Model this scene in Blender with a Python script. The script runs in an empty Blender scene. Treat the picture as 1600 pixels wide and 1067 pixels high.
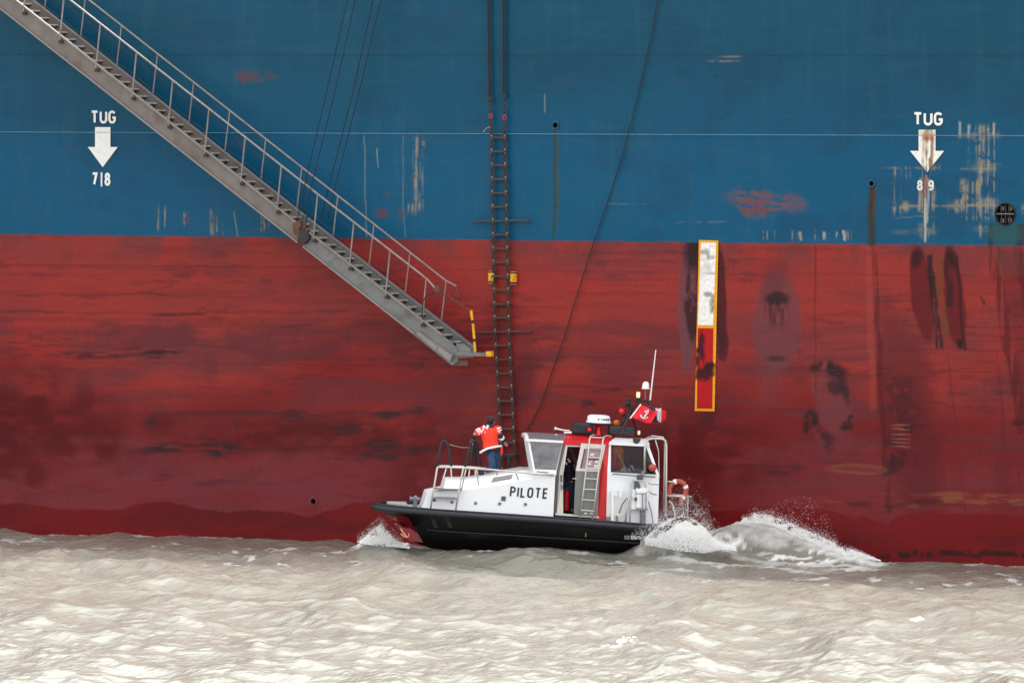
import bpy, bmesh, math, random
import numpy as np
from mathutils import Vector, Matrix

random.seed(7)
RNG = np.random.default_rng(11)
scene = bpy.context.scene
COL = scene.collection
R = math.radians

# ------------------------------------------------------------------ camera
YAW, DIST, FPX, EYE = R(28.0), 180.0, 10800.0, 12.12
PITCH = math.atan(408.5 / FPX)
CAM = Vector((DIST * math.sin(YAW), -DIST * math.cos(YAW), EYE))
cd = bpy.data.cameras.new('camera')
cam = bpy.data.objects.new('camera', cd)
COL.objects.link(cam)
cam.location = CAM
cam.rotation_euler = (R(90) - PITCH, 0, YAW)
cd.sensor_width = 36.0
cd.lens = 36.0 * FPX / 1600.0
cd.clip_start = 1.0
cd.clip_end = 9000.0
scene.camera = cam
CR = Matrix.Rotation(YAW, 3, 'Z') @ Matrix.Rotation(R(90) - PITCH, 3, 'X')

# ------------------------------------------------------------------ world, sun, exposure
SUN_EL, SUN_AZ = R(54.0), R(38.0)          # compass style azimuth, clockwise from +Y
w = bpy.data.worlds.new('World')
scene.world = w
w.use_nodes = True
nt = w.node_tree
bg = nt.nodes['Background']
sky = nt.nodes.new('ShaderNodeTexSky')
sky.sky_type = 'NISHITA'
sky.sun_disc = False
sky.sun_elevation = SUN_EL
sky.sun_rotation = SUN_AZ
sky.air_density = 1.0
sky.dust_density = 4.0
hs = nt.nodes.new('ShaderNodeHueSaturation')
hs.inputs['Saturation'].default_value = 0.10
nt.links.new(sky.outputs[0], hs.inputs['Color'])
nt.links.new(hs.outputs[0], bg.inputs['Color'])
bg.inputs['Strength'].default_value = 0.15
sd = bpy.data.lights.new('sun', 'SUN')
sd.energy = 1.5
sd.angle = R(11)
sd.color = (1.0, 0.995, 0.985)
sun = bpy.data.objects.new('sun', sd)
COL.objects.link(sun)
sv = Vector((math.sin(SUN_AZ) * math.cos(SUN_EL), math.cos(SUN_AZ) * math.cos(SUN_EL), math.sin(SUN_EL)))
sun.rotation_euler = sv.to_track_quat('Z', 'Y').to_euler()
sun.location = sv * 60
vs = scene.view_settings
vs.view_transform = 'Standard'
vs.look = 'None'
vs.gamma = 1.0
vs.use_curve_mapping = False
vs.exposure = 1.96
scene.cycles.max_bounces = 8

# ------------------------------------------------------------------ where things stand
def ray(px, py):
    return (CR @ Vector(((px - 800.0) / FPX, -(py - 533.5) / FPX, -1.0))).normalized()

def hull(px, py, off=0.0):
    "the point at distance off from the ship's flat side (the plane y = 0)"
    d = ray(px, py)
    return CAM + d * ((-off - CAM.y) / d.y)

def ground(px, py, z=0.0):
    d = ray(px, py)
    return CAM + d * ((z - CAM.z) / d.z)

BYAW, BPITCH = R(31.0), R(3.0)
BROT = Matrix.Rotation(BYAW, 3, 'Z') @ Matrix.Rotation(BPITCH, 3, 'Y')
_q = hull(815, 853, 3.45 + 1.3 * math.cos(BYAW))
BPOS = _q - BROT @ Vector((0, -1.3, 0))
BOAT = Matrix.Translation(BPOS) @ BROT.to_4x4()
BINV = BOAT.inverted()

def B(px, py, v=-1.1):
    "boat coordinates (x aft, y away, z up) of a point on the boat's fore and aft plane y = v"
    o = BINV @ CAM
    d = BINV.to_3x3() @ ray(px, py)
    return o + d * ((v - o.y) / d.y)

# ------------------------------------------------------------------ colours and materials
def lin(r, g, b):
    f = lambda c: (c / 255 / 12.92) if c <= 10 else ((c / 255 + 0.055) / 1.055) ** 2.4
    return (f(r), f(g), f(b))

def mat(name, col, rough=0.5, metal=0.0, var=0.18, scale=6.0, stretch=(1, 1, 1), bump=0.0, bscale=40.0, dirt=None, dscale=3.0, damt=0.5, emit=0.0, spec=0.5):
    m = bpy.data.materials.new(name)
    m.use_nodes = True
    n, l = m.node_tree.nodes, m.node_tree.links
    p = n['Principled BSDF']
    p.inputs['Roughness'].default_value = rough
    p.inputs['Metallic'].default_value = metal
    p.inputs['Specular IOR Level'].default_value = spec
    tc = n.new('ShaderNodeTexCoord')
    mp = n.new('ShaderNodeMapping')
    mp.inputs['Scale'].default_value = stretch
    l.new(tc.outputs['Object'], mp.inputs['Vector'])
    nz = n.new('ShaderNodeTexNoise')
    nz.inputs['Scale'].default_value = scale
    nz.inputs['Detail'].default_value = 5
    l.new(mp.outputs[0], nz.inputs['Vector'])
    mr = n.new('ShaderNodeMapRange')
    mr.inputs['From Min'].default_value = 0.25
    mr.inputs['From Max'].default_value = 0.75
    mr.inputs['To Min'].default_value = 1 - var
    mr.inputs['To Max'].default_value = 1 + var
    l.new(nz.outputs['Fac'], mr.inputs['Value'])
    mx = n.new('ShaderNodeVectorMath')
    mx.operation = 'SCALE'
    mx.inputs[0].default_value = col
    l.new(mr.outputs[0], mx.inputs['Scale'])
    out = mx.outputs[0]
    if dirt:
        n2 = n.new('ShaderNodeTexNoise')
        n2.inputs['Scale'].default_value = dscale
        n2.inputs['Detail'].default_value = 8
        n2.inputs['Roughness'].default_value = 0.65
        l.new(mp.outputs[0], n2.inputs['Vector'])
        r2 = n.new('ShaderNodeMapRange')
        r2.inputs['From Min'].default_value = 0.5
        r2.inputs['From Max'].default_value = 0.72
        r2.inputs['To Max'].default_value = damt
        l.new(n2.outputs['Fac'], r2.inputs['Value'])
        mm = n.new('ShaderNodeMix')
        mm.data_type = 'RGBA'
        l.new(r2.outputs[0], mm.inputs[0])
        l.new(out, mm.inputs[6])
        mm.inputs[7].default_value = (*dirt, 1)
        out = mm.outputs[2]
    l.new(out, p.inputs['Base Color'])
    if bump:
        nb = n.new('ShaderNodeTexNoise')
        nb.inputs['Scale'].default_value = bscale
        nb.inputs['Detail'].default_value = 4
        l.new(mp.outputs[0], nb.inputs['Vector'])
        bp = n.new('ShaderNodeBump')
        bp.inputs['Strength'].default_value = bump
        bp.inputs['Distance'].default_value = 0.02
        l.new(nb.outputs['Fac'], bp.inputs['Height'])
        l.new(bp.outputs[0], p.inputs['Normal'])
    if emit:
        p.inputs['Emission Color'].default_value = (*col, 1)
        p.inputs['Emission Strength'].default_value = emit
    return m

def glass(name, tint, gloss=0.12, ior=1.5):
    m = bpy.data.materials.new(name)
    m.use_nodes = True
    n, l = m.node_tree.nodes, m.node_tree.links
    n.remove(n['Principled BSDF'])
    t = n.new('ShaderNodeBsdfTransparent')
    t.inputs[0].default_value = (*tint, 1)
    g = n.new('ShaderNodeBsdfGlossy')
    g.inputs['Roughness'].default_value = 0.04
    fr = n.new('ShaderNodeFresnel')
    fr.inputs[0].default_value = ior
    nz = n.new('ShaderNodeTexNoise')
    nz.inputs['Scale'].default_value = 4
    ad = n.new('ShaderNodeMath')
    ad.operation = 'MULTIPLY_ADD'
    ad.inputs[1].default_value = gloss
    l.new(nz.outputs['Fac'], ad.inputs[0])
    l.new(fr.outputs[0], ad.inputs[2])
    mx = n.new('ShaderNodeMixShader')
    l.new(ad.outputs[0], mx.inputs[0])
    l.new(t.outputs[0], mx.inputs[1])
    l.new(g.outputs[0], mx.inputs[2])
    l.new(mx.outputs[0], n['Material Output'].inputs[0])
    return m

def painted(name, spec=0.18):
    "worn ship's paint: the paint and its stains come from vertex attributes, the grain from noise"
    m = bpy.data.materials.new(name)
    m.use_nodes = True
    n, l = m.node_tree.nodes, m.node_tree.links
    p = n['Principled BSDF']
    p.inputs['Specular IOR Level'].default_value = spec
    a = n.new('ShaderNodeAttribute')
    a.attribute_name = 'paint'
    r = n.new('ShaderNodeAttribute')
    r.attribute_name = 'rgh'
    tc = n.new('ShaderNodeTexCoord')
    def noise(scale, stretch, lo, hi, detail=4):
        mp = n.new('ShaderNodeMapping')
        mp.inputs['Scale'].default_value = stretch
        l.new(tc.outputs['Object'], mp.inputs['Vector'])
        nz = n.new('ShaderNodeTexNoise')
        nz.inputs['Scale'].default_value = scale
        nz.inputs['Detail'].default_value = detail
        l.new(mp.outputs[0], nz.inputs['Vector'])
        mr = n.new('ShaderNodeMapRange')
        mr.inputs['From Min'].default_value = 0.3
        mr.inputs['From Max'].default_value = 0.7
        mr.inputs['To Min'].default_value = lo
        mr.inputs['To Max'].default_value = hi
        l.new(nz.outputs['Fac'], mr.inputs['Value'])
        return mr.outputs[0], nz.outputs['Fac']
    g1, f1 = noise(13.0, (1, 1, 1), 0.90, 1.10, 6)
    g4, f4 = noise(48.0, (1, 1, 1), 0.90, 1.10, 2)
    g2, f2 = noise(3.2, (0.35, 1, 3.0), 0.96, 1.04)
    g3, f3 = noise(5.0, (3.0, 1, 0.25), 0.97, 1.03)
    cur = a.outputs['Color']
    for g in (g1, g2, g3, g4):
        v = n.new('ShaderNodeVectorMath')
        v.operation = 'SCALE'
        l.new(cur, v.inputs[0])
        l.new(g, v.inputs['Scale'])
        cur = v.outputs[0]
    l.new(cur, p.inputs['Base Color'])
    l.new(r.outputs['Fac'], p.inputs['Roughness'])
    bp = n.new('ShaderNodeBump')
    bp.inputs['Strength'].default_value = 0.12
    bp.inputs['Distance'].default_value = 0.02
    l.new(f1, bp.inputs['Height'])
    l.new(bp.outputs[0], p.inputs['Normal'])
    return m

M = {
    'paint': painted('worn_ship_paint'),
    'ship_blue': mat('ship_blue', lin(10, 70, 104), 0.5),
    'ship_dark': mat('dark_opening', (0.012, 0.011, 0.010), 0.8),
    'white_mark': mat('white_marking_paint', (0.78, 0.78, 0.76), 0.55, var=0.08, scale=9),
    'white_worn': mat('faded_white_marking_paint', (0.70, 0.69, 0.65), 0.6, var=0.1, scale=9, dirt=lin(96, 60, 36), dscale=5, damt=0.35),
    'seam_white': mat('worn_weld_line', lin(84, 132, 162), 0.5, var=0.3, scale=3),
    'seam_blue': mat('blue_weld_line', lin(26, 58, 86), 0.5, var=0.2),
    'seam_red': mat('red_weld_line', lin(104, 36, 38), 0.5, var=0.25),
    'gang': mat('weathered_galvanised_steel', lin(112, 112, 112), 0.55, 0.15, var=0.16, scale=2.5, dirt=lin(66, 60, 58), dscale=2.2, damt=0.8, bump=0.1),
    'gang_rust': mat('weathered_steel_with_rust', lin(112, 104, 100), 0.6, 0.1, var=0.18, scale=2.5, dirt=lin(88, 70, 62), dscale=1.6, damt=0.8, bump=0.1),
    'gang_edge': mat('scuffed_steel_edge', lin(138, 132, 128), 0.5, 0.2, var=0.15, scale=4, dirt=lin(105, 84, 74), dscale=4, damt=0.8),
    'tread': mat('step_plate', lin(150, 147, 142), 0.6, 0.1, var=0.15),
    'grille': mat('dark_grille', (0.02, 0.018, 0.016), 0.8),  # near-black colour of the bars inside the recess
    'shade_dark': mat('step_shade_dark_steel', lin(44, 38, 36), 0.7, var=0.2),  # dark tone for the shade under the steps and for dark steel fittings
    'rail': mat('galvanised_rail', lin(140, 130, 123), 0.45, 0.25, var=0.14, scale=5, dirt=lin(112, 84, 70), dscale=6, damt=0.7),
    'rusty': mat('rusty_iron', lin(92, 66, 50), 0.8, var=0.3, scale=14, bump=0.2),
    'wire': mat('steel_wire', lin(20, 22, 26), 0.5, 0.3),
    'rope': mat('manila_rope', lin(60, 47, 42), 0.9, var=0.3, scale=25, bump=0.5, bscale=60),
    'rope_dark': mat('dark_rope', lin(38, 34, 35), 0.9, var=0.3, scale=25, bump=0.5, bscale=60),
    'rung': mat('worn_wooden_rung', lin(70, 54, 48), 0.8, var=0.25, scale=20),
    'seizing': mat('pale_seizing_twine', lin(140, 128, 120), 0.9, var=0.25, scale=20),
    'yellow': mat('yellow_paint', lin(216, 156, 22), 0.5, var=0.14, scale=12, dirt=lin(120, 78, 22), dscale=14, damt=0.5),
    'red_small': mat('red_shackle', lin(170, 26, 36), 0.5),
    'black': mat('black_rubber', lin(30, 31, 36), 0.55, var=0.25, scale=8, bump=0.1),
    'fender': mat('fender_rubber', lin(19, 21, 30), 0.5, var=0.25, scale=5, bump=0.15, bscale=12),
    'hull_black': mat('boat_hull_black', lin(17, 18, 19), 0.4, var=0.35, scale=3.5, stretch=(0.5, 1, 2), dirt=lin(44, 44, 41), dscale=2.5, damt=0.35, spec=0.3),
    'hull_red': mat('boat_red_panel', lin(104, 15, 24), 0.4, var=0.12),
    'bwhite': mat('boat_white', (0.80, 0.81, 0.83), 0.3, var=0.03, scale=3, dirt=(0.62, 0.61, 0.58), dscale=3, damt=0.2),
    'bred': mat('boat_red', lin(196, 16, 26), 0.35, var=0.06),
    'bgrey': mat('roof_grey', lin(96, 92, 98), 0.6, var=0.12, scale=10),
    'deck': mat('deck_grey', lin(150, 148, 146), 0.7, var=0.1, scale=10),
    'alu': mat('aluminium_door', lin(120, 120, 116), 0.5, 0.3, var=0.1, scale=3, stretch=(6, 1, 0.6)),
    'alu_pale': mat('pale_door_frame', lin(202, 196, 188), 0.45, 0.1, var=0.06),
    'gasket': mat('grey_gasket', lin(74, 74, 80), 0.6),
    'steel': mat('stainless_rail', lin(196, 192, 186), 0.3, 0.55, var=0.06),
    'inside': mat('dark_interior', lin(40, 34, 36), 0.7, var=0.2),
    'inside_grey': mat('interior_grey', lin(150, 148, 148), 0.6, var=0.1),
    'glass_grey': glass('window_glass', (0.52, 0.51, 0.54), 0.16),
    'glass_dark': glass('tinted_window_glass', (0.68, 0.66, 0.68), 0.01, 1.22),
    'reflection_pink': mat('reflection_panel', lin(160, 128, 138), 0.5, var=0.06),  # pink of the reflection in the door window, as a flat colour
    'orange': mat('orange_plastic', lin(168, 70, 52), 0.5, var=0.14, scale=10),
    'orange_bright': mat('orange_fabric', lin(226, 122, 36), 0.7, var=0.15),  # brighter orange, without any glow
    'lime': mat('yellow_strap', lin(200, 204, 70), 0.7),
    'blue_rad': mat('radar_blue', lin(26, 42, 92), 0.4, var=0.1),
    'letters': mat('black_letters', lin(24, 27, 34), 0.4, var=0.05),
    'name_grey': mat('grey_letters', lin(176, 174, 166), 0.6, var=0.15),
    'anchor_tan': mat('anchor_emblem', lin(206, 140, 116), 0.5),
    'lamp_warm': mat('lit_lamp', (0.95, 0.72, 0.42), 0.4, emit=0.16, var=0.02),
    'lamp_red': mat('red_lamp_lens', lin(220, 22, 26), 0.25, emit=0.03, var=0.05),
    'flag_red': mat('red_flag_cloth', lin(222, 26, 46), 0.7, var=0.06),
    'flag_blue': mat('blue_flag_cloth', lin(52, 44, 78), 0.7),
    'flag_white': mat('white_flag_cloth', lin(216, 210, 214), 0.7),
    'jacket': mat('red_jacket_cloth', lin(248, 56, 34), 0.75, var=0.14, scale=7, bump=0.4, bscale=9),
    'band': mat('reflective_band', lin(236, 226, 226), 0.5, var=0.05),
    'navy': mat('navy_cloth', lin(28, 32, 48), 0.8, var=0.15, bump=0.3, bscale=10),
    'jeans': mat('blue_jeans', lin(38, 66, 98), 0.85, var=0.25, scale=8, bump=0.3, bscale=12),
    'skin': mat('skin', lin(206, 150, 128), 0.5, var=0.05),
    'hair': mat('dark_hair', lin(38, 32, 30), 0.8, var=0.3, scale=30),
    'boot': mat('dark_boot', lin(30, 32, 44), 0.6),
    'box_white': mat('white_box', (0.78, 0.78, 0.78), 0.4, var=0.04),
    'box_dark': mat('dark_box', lin(70, 80, 92), 0.5, var=0.1),
    'post_grey': mat('grey_post', lin(120, 122, 126), 0.45, 0.3),
}

# ------------------------------------------------------------------ mesh helpers
class MB:
    def __init__(s):
        s.v, s.f = [], []
    def add(s, v, f):
        k = len(s.v)
        s.v += [tuple(p) for p in v]
        s.f += [tuple(i + k for i in q) for q in f]
        return s
    def tube(s, pts, r, n=8, closed=False, caps=True):
        pts = [Vector(p) for p in pts]
        m = len(pts)
        rr = r if isinstance(r, (list, tuple)) else [r] * m
        tang = []
        for i in range(m):
            a = pts[(i - 1) % m] if (closed or i > 0) else pts[i]
            b = pts[(i + 1) % m] if (closed or i < m - 1) else pts[i]
            t = (b - a)
            tang.append(t.normalized() if t.length > 1e-9 else Vector((0, 0, 1)))
        up = Vector((0, 0, 1)) if abs(tang[0].z) < 0.9 else Vector((0, 1, 0))
        x = tang[0].cross(up).normalized()
        vs, fs = [], []
        for i in range(m):
            x = (x - tang[i] * x.dot(tang[i]))
            x = x.normalized() if x.length > 1e-6 else tang[i].orthogonal().normalized()
            y = tang[i].cross(x)
            for k in range(n):
                a = 2 * math.pi * k / n
                vs.append(pts[i] + (x * math.cos(a) + y * math.sin(a)) * rr[i])
        for i in range(m if closed else m - 1):
            j = (i + 1) % m
            for k in range(n):
                k2 = (k + 1) % n
                fs.append((i * n + k, j * n + k, j * n + k2, i * n + k2))
        if caps and not closed:
            fs.append(tuple(range(n)))
            fs.append(tuple((m - 1) * n + k for k in reversed(range(n))))
        return s.add(vs, fs)
    def prism(s, poly, off):
        "polygon (3-D points) swept by the vector off"
        n = len(poly)
        off = Vector(off)
        v = [Vector(p) for p in poly] + [Vector(p) + off for p in poly]
        f = [tuple(reversed(range(n))), tuple(range(n, 2 * n))]
        f += [(i, (i + 1) % n, n + (i + 1) % n, n + i) for i in range(n)]
        return s.add(v, f)
    def ring(s, outer, inner, off):
        "a flat frame between two loops of equal count, swept by off"
        n = len(outer)
        off = Vector(off)
        v = [Vector(p) for p in outer] + [Vector(p) for p in inner]
        v += [p + off for p in v]
        f = []
        for i in range(n):
            j = (i + 1) % n
            f += [(i, j, n + j, n + i), (2 * n + j, 2 * n + i, 3 * n + i, 3 * n + j),
                  (j, i, 2 * n + i, 2 * n + j), (n + i, n + j, 3 * n + j, 3 * n + i)]
        return s.add(v, f)
    def box(s, c, size, rot=None):
        c = Vector(c)
        a, b, d = (x / 2 for x in size)
        v = []
        for i in (-1, 1):
            for j in (-1, 1):
                for k in (-1, 1):
                    p = Vector((a * i, b * j, d * k))
                    v.append(c + (rot @ p if rot else p))
        return s.add(v, [(0, 1, 3, 2), (4, 6, 7, 5), (0, 4, 5, 1), (2, 3, 7, 6), (0, 2, 6, 4), (1, 5, 7, 3)])
    def beam(s, a, b, w_, h_, up=(0, 0, 1)):
        a, b = Vector(a), Vector(b)
        t = (b - a)
        L = t.length
        t = t / L
        y = Vector(up).cross(t).normalized()
        z = t.cross(y)
        return s.box((a + b) / 2, (L, w_, h_), Matrix((t, y, z)).transposed())
    def lathe(s, prof, c, axis=(0, 0, 1), n=20, caps=(True, True)):
        c, ax = Vector(c), Vector(axis).normalized()
        x = ax.orthogonal().normalized()
        y = ax.cross(x)
        v, f = [], []
        for r, h in prof:
            for k in range(n):
                a = 2 * math.pi * k / n
                v.append(c + ax * h + (x * math.cos(a) + y * math.sin(a)) * max(r, 1e-4))
        for i in range(len(prof) - 1):
            for k in range(n):
                k2 = (k + 1) % n
                f.append((i * n + k, i * n + k2, (i + 1) * n + k2, (i + 1) * n + k))
        if caps[0]:
            f.append(tuple(reversed(range(n))))
        if caps[1]:
            f.append(tuple((len(prof) - 1) * n + k for k in range(n)))
        return s.add(v, f)
    def ball(s, c, r, n=12, sx=(1, 1, 1)):
        pr = []
        c = Vector(c)
        v, f = [], []
        m = n // 2
        for i in range(1, m):
            t = math.pi * i / m
            for k in range(n):
                a = 2 * math.pi * k / n
                v.append(c + Vector((r * sx[0] * math.sin(t) * math.cos(a), r * sx[1] * math.sin(t) * math.sin(a), r * sx[2] * math.cos(t))))
        for i in range(m - 2):
            for k in range(n):
                k2 = (k + 1) % n
                f.append((i * n + k, (i + 1) * n + k, (i + 1) * n + k2, i * n + k2))
        v += [c + Vector((0, 0, r * sx[2])), c - Vector((0, 0, r * sx[2]))]
        a, b = len(v) - 2, len(v) - 1
        f += [(a, k, (k + 1) % n) for k in range(n)]
        f += [(b, (m - 2) * n + (k + 1) % n, (m - 2) * n + k) for k in range(n)]
        return s.add(v, f)
    def build(s, name, material, parent=None, smooth=False, bevel=0.0, org=None, kind=None, label=None):
        me = bpy.data.meshes.new(name)
        o = parent['_o'] if (parent is not None and '_o' in parent.keys()) else None
        off = Vector(o) if o is not None else (Vector(org) if org is not None else Vector())
        me.from_pydata([Vector(p) - off for p in s.v], [], s.f)
        bm = bmesh.new()
        bm.from_mesh(me)
        bmesh.ops.recalc_face_normals(bm, faces=bm.faces)
        if bevel:
            ed = [e for e in bm.edges if len(e.link_faces) == 2 and e.calc_face_angle(0) > 0.5]
            bmesh.ops.bevel(bm, geom=ed, offset=bevel, segments=2, affect='EDGES', profile=0.5)
        bm.to_mesh(me)
        bm.free()
        if smooth:
            me.polygons.foreach_set('use_smooth', [True] * len(me.polygons))
            if smooth != 'all':
                me.set_sharp_from_angle(angle=R(40))
        me.materials.append(material if not isinstance(material, str) else M[material])
        ob = bpy.data.objects.new(name, me)
        COL.objects.link(ob)
        if parent is not None:
            ob.parent = parent
            if '_o' in parent.keys():
                ob['_o'] = parent['_o']
        elif org is not None:
            ob.location = org
        if kind:
            ob['kind'] = kind
        if label:
            ob['label'] = label
        return ob

def thing(name, label, cat, origin=(0, 0, 0), group=None, space=None):
    "an Empty at the thing's base; the parts built under it are given in the coordinates of SPACE"
    e = bpy.data.objects.new(name, None)
    COL.objects.link(e)
    e.empty_display_size = 0.2
    e.matrix_world = (space or Matrix()) @ Matrix.Translation(Vector(origin))
    e['label'], e['category'] = label, cat
    e['_o'] = list(origin)
    if group:
        e['group'] = group
    return e

def share(src, name, parent, loc):
    o = bpy.data.objects.new(name, src.data)
    COL.objects.link(o)
    o.parent = parent
    o.location = loc
    return o

# numpy value noise
_T = RNG.random((256, 256)).astype(np.float32)
def vnoise(x, y, s=0):
    x = np.asarray(x, np.float32) + s * 17.31
    y = np.asarray(y, np.float32) + s * 9.77
    xi, yi = np.floor(x).astype(int), np.floor(y).astype(int)
    fx, fy = x - xi, y - yi
    fx, fy = fx * fx * (3 - 2 * fx), fy * fy * (3 - 2 * fy)
    g = lambda a, b: _T[(a) & 255, (b) & 255]
    return (g(xi, yi) * (1 - fx) * (1 - fy) + g(xi + 1, yi) * fx * (1 - fy) + g(xi, yi + 1) * (1 - fx) * fy + g(xi + 1, yi + 1) * fx * fy)
def fbm(x, y, s=0, o=4, g=0.5):
    a, t, n = 1.0, 0.0, 0.0
    for i in range(o):
        t = t + a * vnoise(x * 2 ** i, y * 2 ** i, s + i * 3)
        n += a
        a *= g
    return t / n
def sstep(a, b, x):
    t = np.clip((x - a) / (b - a), 0, 1)
    return t * t * (3 - 2 * t)

# stroke lettering: centre lines in a box of width about 0.6 and height 1
def arc(cx, cy, rx, ry, a0, a1, n=10):
    return [(cx + rx * math.cos(R(a0 + (a1 - a0) * i / n)), cy + ry * math.sin(R(a0 + (a1 - a0) * i / n))) for i in range(n + 1)]
GL = {
    'T': (0.62, [[(0, 1), (.62, 1)], [(.31, 1), (.31, 0)]]),
    'U': (0.6, [[(0, 1)] + arc(.3, .28, .3, .28, 180, 360) + [(.6, 1)]]),
    'G': (0.6, [arc(.3, .72, .3, .28, 28, 180) + arc(.3, .28, .3, .28, 180, 360) + [(.6, .44), (.34, .44)]]),
    '7': (0.5, [[(0, 1), (.5, 1), (.18, 0)]]),
    '8': (0.5, [arc(.25, .76, .22, .24, -90, 270, 16), arc(.25, .26, .26, .26, 90, 450, 16)]),
    '9': (0.5, [arc(.25, .7, .25, .3, 0, 360, 16), [(.5, .7)] + arc(.25, .26, .25, .26, 0, -140, 8)]),
    '|': (0.0, [[(0, 1.18), (0, -.18)]]),
    'P': (0.55, [[(0, 0), (0, 1), (.28, 1)] + arc(.28, .74, .27, .26, 90, -90) + [(0, .48)]]),
    'I': (0.0, [[(0, 0), (0, 1)]]),
    'L': (0.48, [[(0, 1), (0, 0), (.48, 0)]]),
    'O': (0.6, [arc(.3, .72, .3, .28, 0, 180) + arc(.3, .28, .3, .28, 180, 360) + [(.6, .72)]]),
    'E': (0.5, [[(.5, 1), (0, 1), (0, 0), (.5, 0)], [(0, .52), (.44, .52)]]),
    'S': (0.55, [arc(.27, .75, .26, .25, 20, 270, 10) + arc(.27, .25, .27, .25, 90, -160, 10)]),
    'Q': (0.6, [arc(.3, .72, .3, .28, 0, 180) + arc(.3, .28, .3, .28, 180, 360) + [(.6, .72)], [(.38, .2), (.6, -.1)]]),
    'A': (0.6, [[(0, 0), (.3, 1), (.6, 0)], [(.12, .36), (.48, .36)]]),
    'N': (0.55, [[(0, 0), (0, 1), (.55, 0), (.55, 1)]]),
    'F': (0.48, [[(.48, 1), (0, 1), (0, 0)], [(0, .52), (.4, .52)]]),
    'R': (0.55, [[(0, 0), (0, 1), (.28, 1)] + arc(.28, .75, .27, .25, 90, -90) + [(0, .5)], [(.28, .5), (.58, 0)]]),
}
def ribbon(mb, pts, wd, org, ex, ey, en, th, lift):
    "a flat stroke of width wd along 2-D points, in the plane org + x*ex + y*ey, th thick"
    P = [Vector((p[0], p[1])) for p in pts]
    P = [p for i, p in enumerate(P) if i == 0 or (p - P[i - 1]).length > 1e-3]
    n = len(P)
    closed = (P[0] - P[-1]).length < 1e-4
    if closed:
        P = P[:-1]
        n -= 1
    L, Rr = [], []
    for i in range(n):
        a = P[i] - P[i - 1] if (i > 0 or closed) else P[1] - P[0]
        b = P[(i + 1) % n] - P[i] if (i < n - 1 or closed) else P[-1] - P[-2]
        a, b = a.normalized(), b.normalized()
        na, nb = Vector((-a.y, a.x)), Vector((-b.y, b.x))
        m = (na + nb)
        m = m.normalized() if m.length > 1e-6 else na
        k = (wd / 2) / max(0.45, m.dot(na))
        L.append(P[i] + m * k)
        Rr.append(P[i] - m * k)
    to = lambda q, h: org + ex * q.x + ey * q.y + en * h
    v = [to(q, lift) for q in L] + [to(q, lift) for q in Rr] + [to(q, lift + th) for q in L] + [to(q, lift + th) for q in Rr]
    f = []
    for i in range(n if closed else n - 1):
        j = (i + 1) % n
        f += [(i, j, n + j, n + i), (2 * n + j, 2 * n + i, 3 * n + i, 3 * n + j), (j, i, 2 * n + i, 2 * n + j), (n + i, n + j, 3 * n + j, 3 * n + i)]
    if not closed:
        f += [(0, n, 3 * n, 2 * n), (n - 1, 3 * n - 1, 4 * n - 1, 2 * n - 1)]
    mb.add(v, f)
def lettering(text, org, ex, ey, en, h, wd, name, material, parent, gap=0.22, th=0.004, lift=0.004, wide=1.0):
    "each letter is a mesh of its own; h = height of the letters over all"
    sc = h - wd
    x = 0.0
    for ch in text:
        if ch == ' ':
            x += 0.45
            continue
        wch, strokes = GL[ch]
        mb = MB()
        for k, st in enumerate(strokes):
            ribbon(mb, [((x + p[0]) * sc * wide, p[1] * sc) for p in st], wd, org + (ex + ey) * (wd / 2), ex, ey, en, th, lift + 0.0012 * k)
        mb.build(name, material, parent)
        x += wch + gap + wd / sc / wide
    return x

# ================================================================== the ship
def to_px(V):
    "photo coordinates of world points (N x 3)"
    q = (np.asarray(V) - np.array(CAM)) @ np.array(CR)
    return 800 + FPX * q[:, 0] / -q[:, 2], 533.5 - FPX * q[:, 1] / -q[:, 2]

def np_mesh(name, V, F, material, parent=None, smooth=False, attrs=None):
    me = bpy.data.meshes.new(name)
    V = np.asarray(V, np.float32)
    F = np.asarray(F, np.int32)
    k = F.shape[1]
    me.vertices.add(len(V))
    me.vertices.foreach_set('co', V.ravel())
    me.loops.add(F.size)
    me.loops.foreach_set('vertex_index', F.ravel())
    me.polygons.add(len(F))
    me.polygons.foreach_set('loop_start', np.arange(0, F.size, k, dtype=np.int32))
    me.polygons.foreach_set('use_smooth', np.full(len(F), bool(smooth)))
    me.update(calc_edges=True)
    for an, ty, dat in attrs or ():
        a = me.attributes.new(an, ty, 'POINT')
        if ty == 'FLOAT_COLOR':
            a.data.foreach_set('color', np.concatenate([dat, np.ones((len(V), 1))], 1).astype(np.float32).ravel())
        else:
            a.data.foreach_set('value', np.asarray(dat, np.float32).ravel())
    me.materials.append(M[material])
    ob = bpy.data.objects.new(name, me)
    COL.objects.link(ob)
    if parent is not None:
        ob.parent = parent
        if '_o' in parent.keys():
            ob['_o'] = parent['_o']
    return ob

def grid_faces(n, m):
    i = np.arange(n * m).reshape(n, m)
    return np.stack([i[:-1, :-1], i[1:, :-1], i[1:, 1:], i[:-1, 1:]], -1).reshape(-1, 4)

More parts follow.
